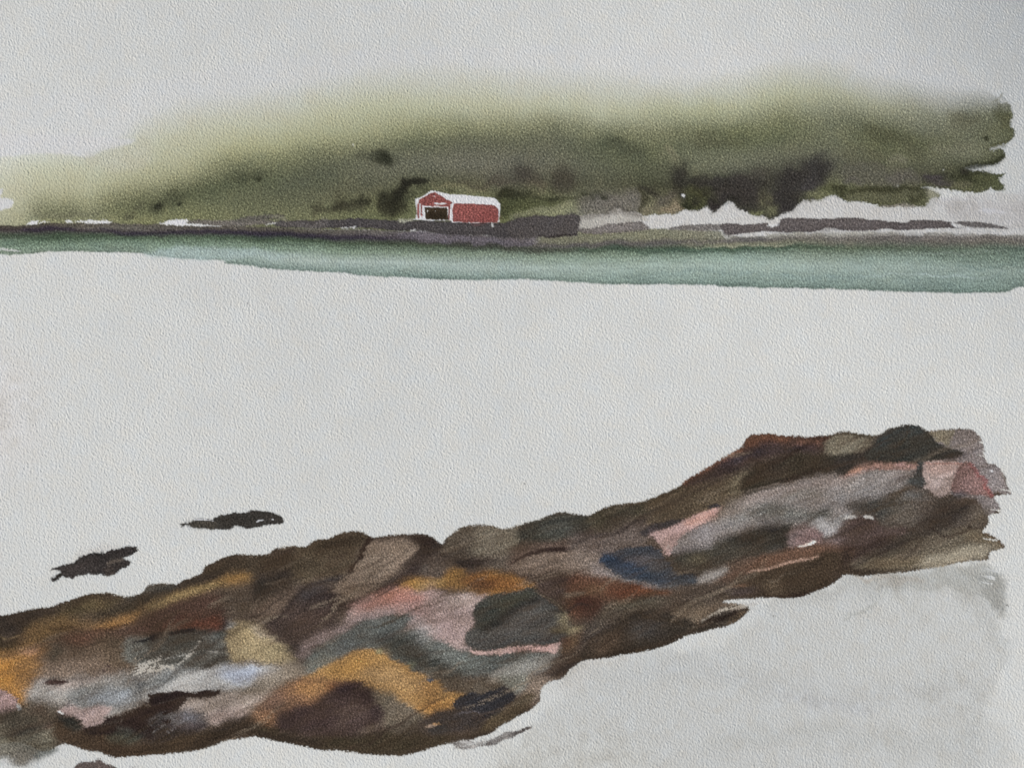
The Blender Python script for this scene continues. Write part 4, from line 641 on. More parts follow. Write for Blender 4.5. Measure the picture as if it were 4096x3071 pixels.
# the big dark boulder on the crest
BOULDB = "S7 340,170 370,120 440,75 540,55 640,43 690,48 700,65 750,90 790,110 830,165 900,220 1000,250 1080,280 960,330 700,350 420,355 260,340 230,290 300,230"
R('boulder_crest', None); W(BOULDB,(60,62,58),.98,soft=3,rough=2,mott=.12,edge=.2)
W("S7 340,170 370,120 440,75 540,55 640,43 690,48 760,100 700,140 560,120 460,150 400,230 300,250",(56,68,72),.85,soft=9); dab('S7',900,290,150,34,(60,50,44),.7); dab('S7',620,200,160,60,(62,58,50),.5)
# brown and olive lower right bands
R('brown_r', 'ledge'); W("S7 60,730 200,700 380,680 480,600 640,570 740,600 830,650 850,690 1000,670 1170,680 1240,740 1290,820 1290,900 1240,960 1150,930 900,960 700,1010 500,1000 380,920 330,850 240,800 120,770",(96,86,78),.95,soft=8,mott=.12)
W("S7 60,730 200,700 420,680 640,690 500,760 400,860 330,860 240,800",(74,76,74),.85,soft=9); W("S7 840,700 960,670 1160,680 1200,740 1100,800 960,900 800,940 760,860 820,780",(60,50,42),.85,soft=14); dab('S7',560,800,160,70,(100,94,84),.6); dab('S7',740,780,140,50,(92,80,74),.5); dab('S7',1230,850,60,90,(104,92,76),.85); dab('S7',650,640,110,30,(88,90,92),.8); dab('S7',1060,640,70,24,(84,80,88),.7); line("S7 640,690 760,685 860,692",5,(120,110,106),.6,soft=2)
W("S7 0,1300 100,1180 300,1100 500,1020 700,980 900,950 1150,910 1250,960 1340,1000 1435,1090 1400,1105 1300,1110 1280,1180 1100,1200 900,1260 700,1270 560,1300 400,1340 60,1340",(104,94,78),.95,soft=6,mott=.12)
W("S7 900,1150 1100,1090 1300,1060 1420,1090 1290,1110 1280,1190 1100,1205 950,1250 700,1265 700,1200",(158,148,128),.85,soft=9); W("S7 1100,930 1240,960 1340,1000 1430,1090 1320,1060 1200,1040 1060,1010",(116,102,80),.8,soft=7); line("S7 1240,965 1330,1000 1430,1085",[6,10,6],(82,58,40),.8,soft=2.5); dab('S7',1140,915,24,10,(30,26,22),.95,rough=2,soft=3)
line("S7 300,1180 500,1060 700,970 900,910 1040,880",[50,70,60,50,30],(58,52,48),.75,soft=14); W("S7 200,1260 400,1180 600,1160 760,1180 600,1260 400,1290",(114,98,74),.7,soft=12); dab('S7',650,1130,160,34,(92,80,70),.7,ang=18); dab('S7',900,1020,180,60,(108,96,82),.5,ang=12)
W("S7 -60,1360 0,1260 200,1270 400,1300 580,1290 420,1335 200,1340 40,1340",(46,34,30),.85,soft=6)
# red brown mound
MOUND = "S7 -60,1040 0,930 60,860 150,830 240,830 320,860 370,920 440,930 560,900 620,940 500,1000 300,1060 100,1110 -60,1150"
R('mound_red', None); W(MOUND,(96,78,76),.97,soft=5,mott=.12,edge=.15); dab('S7',200,900,120,50,(90,68,64),.6); dab('S7',330,980,120,40,(96,76,74),.6)
bare("S7 60,850 90,825 140,818 160,832 110,845",(188,186,186),.8); bare("S7 230,830 290,825 310,850 280,845",(200,198,196),.9)
W("S7 -60,1150 100,1100 300,1050 500,1000 560,1010 400,1080 200,1180 60,1240 -60,1290",(72,56,54),.9,soft=12); dab('S7',250,1120,220,40,(62,48,48),.6,ang=25); dab('S7',-60,980,60,80,(126,114,118),.7)
W("S6 990,960 1100,890 1180,890 1240,960 1290,1040 1400,1000 1400,1110 1290,1100 1150,1060 1000,1100 960,1080",(128,108,108),.92,soft=7); W("S6 1060,1000 1200,930 1280,1050 1180,1060 1050,1080",(140,108,108),.7,soft=9); line("S6 1055,1082 1130,1065 1200,1045",[4,9,12],(206,186,176),.95,soft=1.8,dry=.1)
W("S6 480,1240 640,1190 900,1130 1060,1090 1300,1070 1505,1100 1505,1180 1300,1150 1100,1200 900,1250 700,1300 520,1340 400,1380 200,1400 380,1320",(112,78,60),.93,soft=8); W("S6 400,1260 560,1200 700,1190 640,1250 500,1310 330,1400 250,1390",(100,82,70),.7,soft=9)
W("S6 580,1330 750,1300 950,1240 1200,1180 1350,1130 1505,1130 1505,1300 1450,1340 1350,1400 1150,1480 950,1525 800,1520 600,1530 400,1550 300,1520 500,1430",(74,60,46),.95,soft=7,mott=.12); line("S6 620,1315 760,1280 960,1230 1240,1165",[5,10,10,4],(158,118,98),.85,soft=3); dab('S6',830,1420,110,50,(104,86,66),.7); dab('S6',1150,1400,200,50,(62,50,38),.6,ang=15); line("S6 720,1510 900,1522 1100,1490 1350,1400",[10,18,18,10],(50,36,28),.7,soft=5); line("S6 450,1425 560,1410 660,1405",8,(156,108,76),.7,soft=4); dab('S6',560,1460,150,40,(80,70,76),.7,ang=4)
W("S6 180,1390 250,1310 350,1280 430,1250 440,1290 380,1340 300,1395 210,1400",(156,150,146),.95,soft=6); W("S6 0,1420 200,1420 420,1400 400,1480 250,1560 0,1600",(84,70,60),.9,soft=10); W("S6 0,1640 200,1590 400,1560 600,1550 560,1580 300,1640 100,1700 0,1700",(124,104,84),.5,soft=6)
W("S6 1420,1120 1505,1080 S7 100,1120 100,1260 0,1300 -60,1360 S6 1440,1330",(62,48,44),.9,soft=9)
# thin glazes dragged along the ledge
rr = np.random.RandomState(21); FLOW = 6.0; n_ = 0
mid_ = smooth(P("F -60,1440 120,1400 300,1330 480,1290 640,1250 800,1230 950,1240 1100,1260 1250,1230 1400,1200 1600,1100 1800,1060 2000,1040 2140,1020"), False)
while n_ < 240:
    px, py = rr.uniform(-60, 3960), rr.uniform(1700, 3040)
    gi, gj = int((px - X0) / STEP), int((py - Y0) / STEP)
    if CLIP[gj, gi] < 0.9: continue
    lum_ = COL[gj, gi].mean(); n_ += 1
    an = math.radians(rr.normal(22, 9)); L = rr.uniform(50, 190)
    dark_ = [(44, 34, 30), (58, 44, 34), (40, 38, 40), (66, 52, 36), (50, 34, 32)][rr.randint(5)]
    a_ = rr.uniform(.25, .6) * (0.45 if lum_ > .16 else 1)
    q = [(px + t * L * math.cos(an + b * t * t * .5), py - t * L * math.sin(an + b * t * t * .5)) for b in [rr.normal(0, .5)] for t in (-1, -.4, .3, 1)]
    q = ' '.join('%.1f,%.1f' % (x / kF, y / kF) for x, y in q)
    w_ = rr.uniform(5, 24)
    line("F " + q, [w_ * .2, w_, w_ * .8, w_ * .1], dark_ if rr.rand() < .8 else (128, 112, 94), a_, soft=rr.uniform(2, 6), rough=6, dry=rr.choice([0, .15, .3]))
for q, w_, c_, a_ in (("S5 0,520 200,525 420,470 620,330 760,270", 9, (46,38,38), .5), ("S6 0,700 200,600 430,500 560,440", 8, (56,46,42), .55),
    ("S6 150,560 330,470 520,420 640,360", 10, (40,34,42), .6), ("S6 30,575 150,520 300,440 500,340", 5, (60,40,36), .6), ("S2 1000,560 1150,430 1300,250 1420,150", 14, (52,42,42), .6),
    ("S2 900,480 1060,360 1240,230", 8, (58,48,44), .6), ("R1 560,1545 800,1560 1000,1530 1250,1490 1500,1430", 8, (42,32,26), .5), ("R2 480,1440 540,1320 620,1270 700,1310", 7, (106,88,80), .4),
    ("R2 520,1410 560,1350 620,1320 680,1350", 6, (110,92,84), .35), ("S3 20,560 120,500 300,470 340,440", 9, (48,46,52), .6), ("S3 0,700 140,620 300,590 420,640", 10, (52,40,40), .5),
    ("S3 640,640 760,560 900,470 1000,430", 9, (50,40,40), .6), ("S4 0,360 60,330 130,300 160,270", 10, (60,50,44), .6), ("S4 860,650 1000,700 1150,800 1280,930", 8, (66,54,48), .5),
    ("S4 960,690 1100,760 1200,850 1290,960", 4, (120,108,84), .5), ("S5 100,500 300,470 500,380 700,300 900,250", 6, (100,88,72), .35), ("S5 260,1210 420,1150 620,1110 800,1130", 7, (50,44,40), .5),
    ("S6 0,820 120,800 260,740 360,720", 7, (60,50,44), .5), ("S6 480,480 620,400 800,350 1000,290", 6, (44,38,40), .5), ("S6 700,860 850,890 1000,850 1150,830", 6, (70,66,66), .5),
    ("S6 600,620 800,570 1000,530 1200,490", 5, (150,132,124), .4), ("S7 40,1300 260,1200 480,1090 700,1010", 10, (48,38,38), .5), ("S7 360,890 500,900 650,860 800,800", 7, (66,58,54), .5),
    ("S1 700,480 900,470 1150,400 1400,300", 6, (70,44,34), .5), ("S1 560,620 760,600 960,560 1150,540", 8, (66,52,40), .5), ("S1 60,700 200,640 340,600 500,560", 6, (120,82,56), .5),
    ("S1 560,1090 700,1060 900,1040 1080,990", 5, (100,104,108), .5), ("S2 200,1120 400,1080 620,1060 820,1080", 5, (140,134,130), .5), ("S2 700,1310 860,1230 1000,1130 1120,1060", 5, (110,92,80), .5)):
    line(q, [w_ * .3, w_ * 1.2, w_, w_ * .3], c_, a_, soft=3, rough=5)
CLIP = None; FLOW = 0.0; RG = 1.0
line("S7 55,850 90,828 140,818 165,830", [4,9,9,4], (212,210,208), .95, soft=2, rough=2, ink=.1); line("S7 230,828 265,824 300,848", [6,14,6], (214,213,210), .95, soft=2, rough=2, ink=.1)
line("S6 1180,905 1250,890 1340,940 1320,1010", [10,34,30,8], (178,176,178), .6, soft=6, rough=4); line("S6 1055,1082 1130,1065 1200,1045",[4,9,12],(212,196,188),.95,soft=1.8)
line("S6 620,1315 760,1280 960,1230 1240,1165",[4,7,7,3],(176,140,122),.8,soft=2)
line("S2 0,1196 120,1163 300,1137 480,1128 600,1120",[56,36,20,24,10],(44,32,32),.97,soft=2)
rs = np.random.RandomState(9)           # bristle ends where the brush left the paper on the right
for k in range(15):
    yy_ = 1720 + rs.uniform(0, 620); xe = np.interp(yy_, [1720, 1860, 1980, 2060, 2140, 2200, 2330], [3925, 3950, 4045, 3990, 3945, 4010, 3945])
    L_ = rs.uniform(14, 42)
    line("F %.1f,%.1f %.1f,%.1f %.1f,%.1f" % ((xe + 26) / kF, (yy_ + 9) / kF, (xe - L_ * .3) / kF, yy_ / kF, (xe - L_) / kF, (yy_ - 5) / kF), [8, 4, 1.5], PAPER, .9, soft=1.5, rough=2, ink=0, mott=0)
# scraped white near the sliver, below the ledge end
W("S5 1400,1110 1500,1070 1560,1060 1640,1075 1500,1120 1440,1140",(182,176,166),.7,soft=5,dry=.2,ink=.3)
# ---- two dark skerries and small marks
SKA = "K 210,652 260,605 330,580 480,540 700,490 780,450 860,375 1000,335 1200,315 1290,325 1380,268 1560,235 1650,195 1800,162 1920,170 1945,185 1920,205 1980,215 1960,260 1880,320 1770,370 1700,400 1780,420 1840,470 1820,530 1770,575 1650,610 1560,680 1440,735 1330,750 1220,725 1080,725 985,715 900,755 780,760 700,800 600,780 540,775 490,755 430,765 370,800 300,850 250,830 262,800 225,788 290,770 340,725 440,675 400,655 340,635 250,640"
wash("K 700,450 900,300 1150,200 1500,170 1700,180 1500,260 1200,330 900,400",(190,184,174),.6,soft=8,ink=.3)
R('skerry_a', None); wash(SKA,(50,42,38),.98,soft=2,rough=2,ragged=3,edge=.25,mott=.2)
dab('K',1150,370,150,40,(38,36,32),.8,ang=8); dab('K',1600,280,220,44,(44,38,36),.7,ang=18); dab('K',950,600,300,50,(64,54,50),.5,ang=8); dab('K',1650,520,120,50,(50,42,34),.6,ang=18); line("K 1350,560 1420,510 1600,440 1730,395",[14,12,9,5],(112,98,84),.75,soft=4); dab('K',1380,660,130,40,(76,64,54),.5,ang=15); line("K 280,820 360,760 460,690",[6,12,12],(42,38,32),.8)
SKB = "L 190,455 250,435 370,415 450,368 560,345 770,355 780,320 870,300 930,262 1090,250 1200,225 1350,215 1540,175 1620,165 1640,180 1750,190 1860,215 1960,255 2050,295 2080,330 2105,375 2080,425 1960,432 1850,440 1740,460 1690,485 1560,505 1440,522 1350,500 1290,475 1200,470 1140,525 1080,540 900,545 780,545 660,525 580,520 480,510 400,500 380,470 350,462 280,485 230,522 200,510 215,480"
R('skerry_b', None); wash(SKB,(48,43,36),.98,soft=1.8,rough=1.5,ragged=2.5,edge=.2,mott=.15)
wash("L 350,460 450,385 780,385 850,440 840,530 660,525 480,508",(70,64,54),.7,soft=5); dab('L',1100,380,240,60,(48,42,34),.6); dab('L',1800,300,140,40,(62,56,50),.6)
bare("L 440,372 480,352 600,350 760,365 830,395 780,378 600,368",(206,206,206),1,soft=1.2,rough=1,ragged=1); line("L 470,352 600,342 760,356",3,(90,88,86),.8,soft=1)
bare("L 1600,405 1620,370 1650,360 1740,368 1660,385",(200,200,200),1,soft=1.2,rough=1,ragged=1); bare("L 1868,365 1885,345 1910,340 1905,362",(200,200,200),1,soft=1.2,rough=.6,ragged=.6)
SLV = "D 440,500 480,475 560,470 700,455 900,490 1050,490 1200,470 1350,420 1450,370 1620,295 1750,255 1850,230 1895,212 1870,255 1700,330 1520,405 1350,470 1200,525 1050,570 950,570 850,605 730,625 600,615 500,600 560,590 460,520"
R('sliver', None); wash(SLV,(98,88,82),.9,soft=2,rough=1.5,ragged=3,dry=.12,edge=.2); bare("D 600,500 720,470 900,500 1040,510 900,530 720,520",(184,180,174),.8,dry=.3,soft=2); bare("D 830,575 860,545 910,560 860,585",(196,186,176),.9,soft=1.5)
line("D 1100,540 1350,440 1600,330 1870,235",[14,24,24,8],(84,74,70),.85,soft=2)
wash("R2 1585,1440 1480,1470 1350,1480 1240,1500 1300,1530 1400,1500 1560,1470",(186,182,174),.6,soft=6,ink=.3)
SMALL = "R1 440,1665 470,1640 540,1622 610,1620 640,1630 700,1658 760,1700 600,1760 440,1720"
R('small_rock', None); wash(SMALL,(86,68,60),.95,soft=3,ragged=4,edge=.2); line("R1 800,1660 870,1656",4,(120,108,96),.6)
dab('R4',1488,1194,7,5,(40,38,38),.95,soft=2,rough=1); dab('R4',36,1256,11,6,(120,118,112),.9,soft=2,rough=2); dab('R3',1097,127,10,3,(120,118,118),.8,soft=2,rough=1); dab('R3',80,438,5,4,(110,110,112),.8,soft=2,rough=1)
line("R3 830,508 900,512 930,510",2.5,(150,150,146),.7,soft=1.5); dab('R2',428,192,4,4,(120,116,110),.9,soft=2,rough=1)
dab('F',0,890,70,130,(208,198,192),.45); dab('F',535,655,2,2,(150,148,146),.7,soft=2,rough=1)  # first dab: faint pink glow of light at the left edge, painted in
# ---- pigment settling in the hollows of the paper
dens = np.clip(INK, 0, 1)
lumi = COL.mean(2)
dk = np.clip((0.50 - lumi) / 0.35, 0, 1)
gran = (0.10 * GRAIN - 0.26 * PEP - 0.06 * TOOTH + 0.07 * GRAIN2) * dens * (0.25 + 0.75 * dk)
gran += dens * dk * (0.06 * STREAKR * (np.arange(NH)[:, None] * STEP > 1500) + 0.07 * BLOT2 + 0.05 * STREAKW * (np.arange(NH)[:, None] * STEP > 1500))
COL *= np.exp(gran)[..., None] 
rk = np.zeros((NH, NW), np.float32); rk[_sl] = _m
gz = rk * np.clip(0.20 + 0.08 * BLOT + 0.10 * STREAKW, 0.02, 0.5)
COL = COL * (1 + 0.04 * rk)[..., None] * (1 - gz)[..., None] + gz[..., None] * srgb2lin((74, 60, 48))
cl = np.clip(COL.mean(2) / 0.13, 0.3, 3.0) ** 0.18
COL *= (1 + (cl - 1) * rk)[..., None]
COL[..., 2] *= 1 - 0.06 * rk; COL[..., 1] *= 1 - 0.01 * rk
COL *= (1 + 0.010 * BLOT)[..., None]
COL[..., 0] *= 1 + 0.006 * BLOT2; COL[..., 2] *= 1 - 0.008 * BLOT2
COL = np.clip(COL, 0.002, 0.95)
# ================================================================ relief of the sheet
gx = (X0 + np.arange(NW) * STEP)[None, :]; gy = (Y0 + np.arange(NH) * STEP)[:, None]
def bump(v, a, b): t = np.clip((v - a) / (b - a), 0, 1); return t
GXX = gx / 1100.0
# slight cockle and curl, shaped to shade the upper right corner and top margin
CURL = 16.0 * np.sin(GXX * 2.1 + 0.6) * np.sin(gy / 900.0 + 0.8) - 170.0 * bump(gx, 2700, 4276) ** 2.2 * bump(-gy, -1500, 140) ** 1.3 - 60.0 * bump(-gy, -1000, 140) ** 2
RELIEF = 0.9 * GRAIN + 0.30 * GRAIN2 + 0.26 * TOOTH + 0.0 * BLOT
HGT = ((CURL + RELIEF * 0.50 * (1 + 0.05 * BLOT)) * U).astype(np.float32)

# ================================================================ materials
def paint_material(name, rough, tooth):
    m = bpy.data.materials.new(name); m.use_nodes = True
    n = m.node_tree; b = n.nodes['Principled BSDF']
    at = n.nodes.new('ShaderNodeAttribute'); at.attribute_name = 'pigment'
    tc = n.nodes.new('ShaderNodeTexCoord')
    no = n.nodes.new('ShaderNodeTexNoise'); no.inputs['Scale'].default_value = 2600; no.inputs['Detail'].default_value = 3
    mr = n.nodes.new('ShaderNodeMapRange'); mr.inputs['To Min'].default_value = 1 - tooth; mr.inputs['To Max'].default_value = 1 + tooth
    mx = n.nodes.new('ShaderNodeVectorMath'); mx.operation = 'SCALE'
    bp = n.nodes.new('ShaderNodeBump'); bp.inputs['Strength'].default_value = 0.25; bp.inputs['Distance'].default_value = 0.00006
    n.links.new(tc.outputs['Object'], no.inputs['Vector'])
    n.links.new(no.outputs[0], mr.inputs['Value'])
    n.links.new(at.outputs['Color'], mx.inputs[0]); n.links.new(mr.outputs[0], mx.inputs['Scale'])
    n.links.new(mx.outputs[0], b.inputs['Base Color'])
    n.links.new(no.outputs[0], bp.inputs['Height']); n.links.new(bp.outputs[0], b.inputs['Normal'])
    b.inputs['Roughness'].default_value = rough; b.inputs['Specular IOR Level'].default_value = 0.03
    return m
MAT_PAPER = paint_material('bare_cotton_paper', 0.9, 0.03)
MAT_PAINT = paint_material('dried_watercolour', 0.75, 0.08)

# ================================================================ every patch becomes a mesh of its own (they tile the sheet, nothing overlaps)
LAB = np.zeros((NH - 1, NW - 1), np.int16)
TABLE = []          # (key, parent)
def put(key, parent, mask, sl, over=None):
    """cells whose four corners average inside the mask take this label"""
    TABLE.append((key, parent)); k = len(TABLE)
    y0, x0 = sl[0].start, sl[1].start; mk = mask.astype(np.float32)
    c = (mk[:-1, :-1] + mk[1:, :-1] + mk[:-1, 1:] + mk[1:, 1:]) >= 2
    v = LAB[y0:y0 + c.shape[0], x0:x0 + c.shape[1]]
    v[c[:v.shape[0], :v.shape[1]]] = k
    return k
full = (slice(0, NH), slice(0, NW))
GX = np.broadcast_to(gx, (NH, NW)); GY = np.broadcast_to(gy, (NH, NW))
put('sky', None, np.ones((NH, NW), bool), full)
shore_y = np.interp(gx[0], [-200, 0, 1500, 2500, 4300], [900, 900, 905, 960, 985])[None, :]
put('fjord', None, GY > shore_y, full)
rock_mid = np.interp(gx[0], [-200, 0, 1200, 2200, 2800, 3200, 3700, 4300], [2750, 2750, 2800, 2650, 2350, 2300, 2150, 2000])[None, :]
put('ground', None, GY > rock_mid, full)
m_, s_ = mask_of(P(HILL), 2.5, 2, 4)
hm = (m_ > 0.5) & (COL[s_].mean(2) < 0.47)
put('hills', None, hm, s_)
m_, s_ = mask_of(P(SEA), 2.5, 1.2, 2)
line_y = np.interp(gx[0], [-200, 0, 1000, 2048, 3072, 4300], [925, 925, 945, 985, 975, 975])[None, s_[1]]
put('shore', None, m_ > 0.5, s_); put('water', None, (m_ > 0.5) & (GY[s_] > line_y), s_)
order = [r for r in REG if r[0] == 'rock_face'] 
for r in REG:
    if r[0] in ('rock_face',): order_k = put(r[0], r[1], r[2], r[3])
    else: put(*r)
# the roof is the white silhouette above the walls, the boards what is left of it
ti = {k: i + 1 for i, (k, p) in enumerate(TABLE)}
roof = P("B 560,100 610,120 850,180 1350,210 1900,262 2010,300 2110,420 2110,525 2062,532 1990,465 1880,440 1300,408 1020,410 1000,412 960,370 850,335 800,275 680,212 580,146")
m_, s_ = mask_of(roof, 1.2, .3, .3, straight=True)
TABLE.append(('roof', 'house')); kr = len(TABLE)
sub = LAB[s_[0].start:s_[0].stop - 1, s_[1].start:s_[1].stop - 1]
sub[(m_[:-1, :-1] > 0.4) & (sub == ti['house_trim'])] = kr

G0 = 'dark bushes growing on the far hillside'; G1 = 'bare rock slabs along the far shore'; G2 = 'skerries in the pale water'; G3 = 'boulders of the foreground ledge'
# key: (object name, kind, category, label, group)
INFO = {
 'sky': ('sky', 'structure'), 'fjord': ('water_surface', 'structure'), 'ground': ('ground', 'structure'), 'hills': ('hills', 'structure'),
 'shore': ('shore', 'structure'), 'water': ('water', 'structure'), 'beach': ('beach', 'structure'), 'bank': ('bank', 'structure'),
 'bush_knoll': ('bush', 'bush', 'round dark green soft edged bush high on the hillside above the boathouse', G0),
 'bush_dot_a': ('bush', 'bush', 'tiny near black bush, larger of two dots low on the left hill', G0),
 'bush_dot_b': ('bush', 'bush', 'smallest black bush dot just right of the other dot low on the left hill', G0),
 'bush_low_a': ('bush', 'bush', 'low faint brown bush standing just above the dark slabs left of the boathouse', G0),
 'bush_low_b': ('bush', 'bush', 'slightly higher faint brown bush between the lowest bush and the tall dark one', G0),
 'bush_tall_a': ('bush', 'bush', 'tall dark olive bush leaning right beside the left wall of the boathouse', G0),
 'bush_tall_b': ('bush', 'bush', 'black green bush arching over the gable peak of the boathouse', G0),
 'bush_behind': ('bush', 'bush', 'dark green bush right behind the far end of the boathouse roof', G0),
 'hedge': ('hedge', 'hedge', 'long thin dark green hedge running right from the boathouse', None),
 'bush_r1': ('bush', 'bush', 'upright dark smudged bush at the left of the dark thicket over the sandbank', G0),
 'bush_r2': ('bush', 'bush', 'flat topped blackish bush stretching along the top of the thicket', G0),
 'bush_r3': ('bush', 'bush', 'large dark purple brown bush in the middle of the thicket above the pale sand', G0),
 'bush_r4': ('bush', 'bush', 'olive green bush with white specks at the left end of the sandbank', G0),
 'bush_r5': ('bush', 'bush', 'grey violet bush, highest and rightmost ball of the dark thicket', G0),
 'bush_r6': ('bush', 'bush', 'grey violet bush just below the highest ball of the thicket', G0),
 'bush_r7': ('bush', 'bush', 'dark violet bush reaching down to the sandbank notch', G0),
 'bush_e1': ('bush', 'bush', 'dark purple grey bush on the ridge line near the right end of the hill', G0),
 'bush_e2': ('bush', 'bush', 'dark olive bush at the ragged right end of the hill below the white gap', G0),
 'bush_e3': ('bush', 'bush', 'single small dark spot of a bush high near the right edge of the hill', G0),
 'bush_m1': ('bush', 'bush', 'dark brown bush above the tan patch at the left start of the sand', G0),
 'hedge_e': ('hedge', 'hedge', 'straight dark olive hedge above the pale sand on the right', None),
 'slab_l1': ('shore_rock', 'rock', 'thin grey brown slab beside the white gap on the left shore', G1),
 'slab_l2': ('shore_rock', 'rock', 'thin olive grey slab above the shore line far left of the boathouse', G1),
 'slab_a': ('shore_rock', 'rock', 'long dark charcoal slab on which the red boathouse stands', G1),
 'slab_b': ('shore_rock', 'rock', 'mid brown slab in front of the left end of the sand', G1),
 'slab_c': ('shore_rock', 'rock', 'slender pointed brown slab between two larger slabs', G1),
 'slab_d': ('shore_rock', 'rock', 'long ragged brown black slab lying along the sandbank on the right', G1),
 'slab_e': ('shore_rock', 'rock', 'small pointed slab at the far right tip of the sandbank', G1),
 'mossy_boulder': ('boulder', 'boulder', 'soft edged mottled dark boulder fading to grey green in the bottom left corner', G3),
 'boulder_mid': ('boulder', 'boulder', 'large charcoal grey boulder outlined below by a thin rose line', G3),
 'dome_maroon': ('boulder', 'boulder', 'rounded maroon brown boulder under the golden ochre patch', G3),
 'hump_low': ('boulder', 'boulder', 'dark brown hump with a trailing tip on the lower edge beside the pale ground', G3),
 'blue_stone': ('boulder', 'boulder', 'elongated dark blue stone in the middle of the ledge', G3),
 'boulder_crest': ('boulder', 'boulder', 'domed blue black boulder on the crest at the upper right of the ledge', G3),
 'mound_red': ('boulder', 'boulder', 'small reddish brown mound with a white rim on the right half of the ledge', G3),
 'skerry_a': ('skerry', 'rock', 'dark brown ragged skerry with forked left end, the lower of the two', G2),
 'skerry_b': ('skerry', 'rock', 'long thin black skerry with white scratches, the upper right of the two', G2),
 'sliver': ('driftwood', 'driftwood', 'thin curved grey brown sliver tapering right just under the ledge', None),
 'small_rock': ('rock', 'rock', 'small brown rock cut off by the bottom edge near the left corner', None),
 'house_trim': ('trim_board',), 'gable_wall': ('gable_wall',), 'doorway': ('doorway',), 'side_wall': ('side_wall',), 'corner_board_l': ('corner_post',), 'roof': ('roof',),
 'rock_face': ('rock_face',), 'crest_dark': ('crest', 'dark left end of the crest'), 'crest_stone': ('crest', 'thin grey stone on the crest'),
 'ochre_streak': ('ochre_streak', 'long diagonal ochre streak'), 'ochre_patch_l': ('ochre_patch', 'orange ochre patch at the left edge'), 'red_brown': ('rock_band', 'red brown band'),
 'scraped': ('rock_band', 'grey band with white scrapes'), 'tan_patch': ('rock_band', 'sandy tan wedge'), 'pale_bluish0': ('rock_band', 'pale grey band'), 'blue_streak': ('rock_band', 'pale blue band'),
 'grey_streak': ('rock_band', 'blue grey band'), 'pink_corner': ('pink_patch', 'pink patch at the left edge'), 'pink_patch_l': ('pink_patch', 'dusty pink patch'), 'feather': ('rock_band', 'feathered maroon black stroke'),
 'knob_l': ('crest', 'olive brown knob'), 'tan_dome': ('rock_band', 'tan rock face with dark rim'), 'knob_tan': ('crest', 'grey tan knob'), 'dome_grey': ('crest', 'dark grey green dome'), 'ledge_tan2': ('rock_band', 'tan face under a thin dark line'),
 'ochre_bar': ('ochre_patch', 'rusty ochre bar'), 'pink_area': ('pink_patch', 'large dusty pink face'), 'grey_arch': ('rock_band', 'arching blue grey band'), 'rose_line': ('pink_patch', 'thin rose line'),
 'ochre_gold': ('ochre_patch', 'golden ochre patch'), 'blue_black': ('rock_band', 'blue black block'), 'rust_patch': ('rock_band', 'rust red face'), 'dark_band': ('rock_band', 'black green band'),
 'pale_slope': ('rock_band', 'pale grey mauve slope'), 'salmon': ('pink_patch', 'salmon pink sliver'), 'crest_rust': ('crest', 'rust and violet crest'), 'olive_slab': ('rock_band', 'dark olive slab'),
 'mauve_end': ('rock_band', 'mauve grey ragged end'), 'pink_end': ('pink_patch', 'light pink face'), 'neck': ('rock_band', 'dark blue green neck'), 'brown_r': ('rock_band', 'brown right hand face'),
}
ALBEDO = np.clip(COL * ALB, 0.0, 0.86)
VX = (GX * U).astype(np.float32); VY = (-GY * U).astype(np.float32)
col = S.collection

def build(key, k, origin):
    ys, xs = np.nonzero(LAB == k)
    if len(ys) < 6: return None
    a = ys * NW + xs
    quads = np.stack([a, a + NW, a + NW + 1, a + 1], 1)
    uniq, inv = np.unique(quads, return_inverse=True)
    inv = inv.reshape(-1)
    co = np.stack([VX.reshape(-1)[uniq] - origin[0], VY.reshape(-1)[uniq] - origin[1], HGT.reshape(-1)[uniq] - origin[2]], 1).astype(np.float32)
    me = bpy.data.meshes.new(INFO[key][0])
    me.vertices.add(len(uniq)); me.vertices.foreach_set('co', co.reshape(-1))
    nq = len(quads)
    me.loops.add(nq * 4); me.loops.foreach_set('vertex_index', inv.astype(np.int32))
    me.polygons.add(nq); me.polygons.foreach_set('loop_start', np.arange(0, nq * 4, 4, dtype=np.int32))
    me.update(calc_edges=True)
    me.shade_smooth()
    ca = me.color_attributes.new('pigment', 'FLOAT_COLOR', 'POINT')
    rgba = np.ones((len(uniq), 4), np.float32); rgba[:, :3] = ALBEDO.reshape(-1, 3)[uniq]
    ca.data.foreach_set('color', rgba.reshape(-1))
    me.materials.append(MAT_PAPER if key in ('sky', 'fjord', 'ground') else MAT_PAINT)
    o = bpy.data.objects.new(INFO[key][0], me); col.objects.link(o)
    return o

def centre(k):
    ys, xs = np.nonzero(LAB == k)
    return (float(VX[0, int(xs.mean())]), float(VY[int(ys.mean()), 0]), float(HGT[int(ys.mean()), int(xs.mean())]))

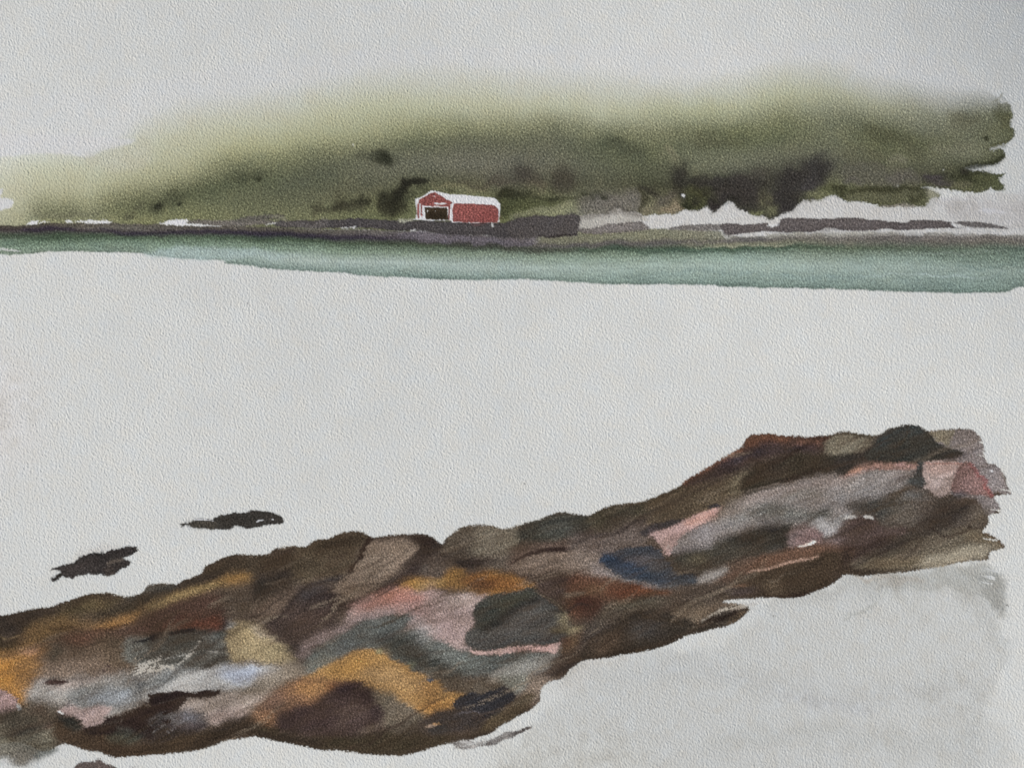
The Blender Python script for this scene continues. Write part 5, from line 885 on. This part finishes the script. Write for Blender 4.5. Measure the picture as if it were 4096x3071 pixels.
def thing(name, label, cat, loc):
    e = bpy.data.objects.new(name, None); col.objects.link(e); e.location = loc
    e.empty_display_size = 0.01; e['label'] = label; e['category'] = cat
    return e
HOUSE_E = thing('boathouse', 'small red wooden boathouse with a white roof and dark open doorway on the far shore', 'boathouse', ((1640 + 1000 * .1718) * U, -885 * U, 0))
LEDGE_E = thing('rock_ledge', 'long many coloured rock ledge sweeping diagonally across the foreground', 'rock ledge', (2000 * U, -2500 * U, 0))
for k, (key, parent) in enumerate(TABLE, 1):
    par = {'house': HOUSE_E, 'ledge': LEDGE_E}.get(parent)
    if not (LAB == k).any(): continue
    org = tuple(par.location) if par else (centre(k) if key not in ('sky', 'fjord', 'ground', 'hills', 'shore', 'water', 'beach', 'bank') else (0, 0, 0))
    o = build(key, k, org)
    if o is None: continue
    inf = INFO[key]
    if par:
        o.parent = par
        if len(inf) > 1: o['label'] = inf[1]
    elif inf[1] == 'structure': o['kind'] = 'structure'; o.location = org
    else:
        o.location = org; o['category'] = inf[1]; o['label'] = inf[2]
        if inf[3]: o['group'] = inf[3]

# ================================================================ the body of the sheet and the board it is lying on, outside the picture
def box(name, x0, y0, z0, x1, y1, z1, rgb, rough, scale):
    v = [(x, y, z) for z in (z0, z1) for y in (y0, y1) for x in (x0, x1)]
    f = [(0, 2, 3, 1), (4, 5, 7, 6), (0, 1, 5, 4), (2, 6, 7, 3), (0, 4, 6, 2), (1, 3, 7, 5)]
    me = bpy.data.meshes.new(name); me.from_pydata(v, [], f); me.update()
    m = bpy.data.materials.new(name + '_surface'); m.use_nodes = True; n = m.node_tree; b = n.nodes['Principled BSDF']
    tc = n.nodes.new('ShaderNodeTexCoord'); mp = n.nodes.new('ShaderNodeMapping'); mp.inputs['Scale'].default_value = (1, 14, 1)
    no = n.nodes.new('ShaderNodeTexNoise'); no.inputs['Scale'].default_value = scale; no.inputs['Detail'].default_value = 8
    cr = n.nodes.new('ShaderNodeValToRGB'); cr.color_ramp.elements[0].color = tuple(c * .65 for c in rgb) + (1,); cr.color_ramp.elements[1].color = tuple(rgb) + (1,)
    n.links.new(tc.outputs['Object'], mp.inputs[0]); n.links.new(mp.outputs[0], no.inputs['Vector']); n.links.new(no.outputs[0], cr.inputs[0]); n.links.new(cr.outputs[0], b.inputs['Base Color'])
    b.inputs['Roughness'].default_value = rough
    me.materials.append(m); o = bpy.data.objects.new(name, me); col.objects.link(o); o['kind'] = 'structure'
    return o
box('tabletop', -3.0, -3.0, -0.09, 3.4, 2.7, -0.0275, (0.30, 0.20, 0.12), 0.5, 6)
# the cut edges of the block of paper
ring = [(0, j) for j in range(0, NW - 1)] + [(i, NW - 1) for i in range(0, NH - 1)] + [(NH - 1, j) for j in range(NW - 1, 0, -1)] + [(i, 0) for i in range(NH - 1, 0, -1)]
n_ = len(ring)
vs = [(float(VX[i, j]), float(VY[i, j]), float(HGT[i, j])) for i, j in ring] + [(float(VX[i, j]), float(VY[i, j]), -0.0275) for i, j in ring]
me = bpy.data.meshes.new('paper_block'); me.from_pydata(vs, [], [(a, a + n_, (a + 1) % n_ + n_, (a + 1) % n_) for a in range(n_)]); me.update()
ca = me.color_attributes.new('pigment', 'FLOAT_COLOR', 'POINT'); ca.data.foreach_set('color', np.tile(np.array([.72, .71, .68, 1], np.float32), 2 * n_))
me.materials.append(MAT_PAPER); o = bpy.data.objects.new('paper_block', me); col.objects.link(o); o['kind'] = 'structure'
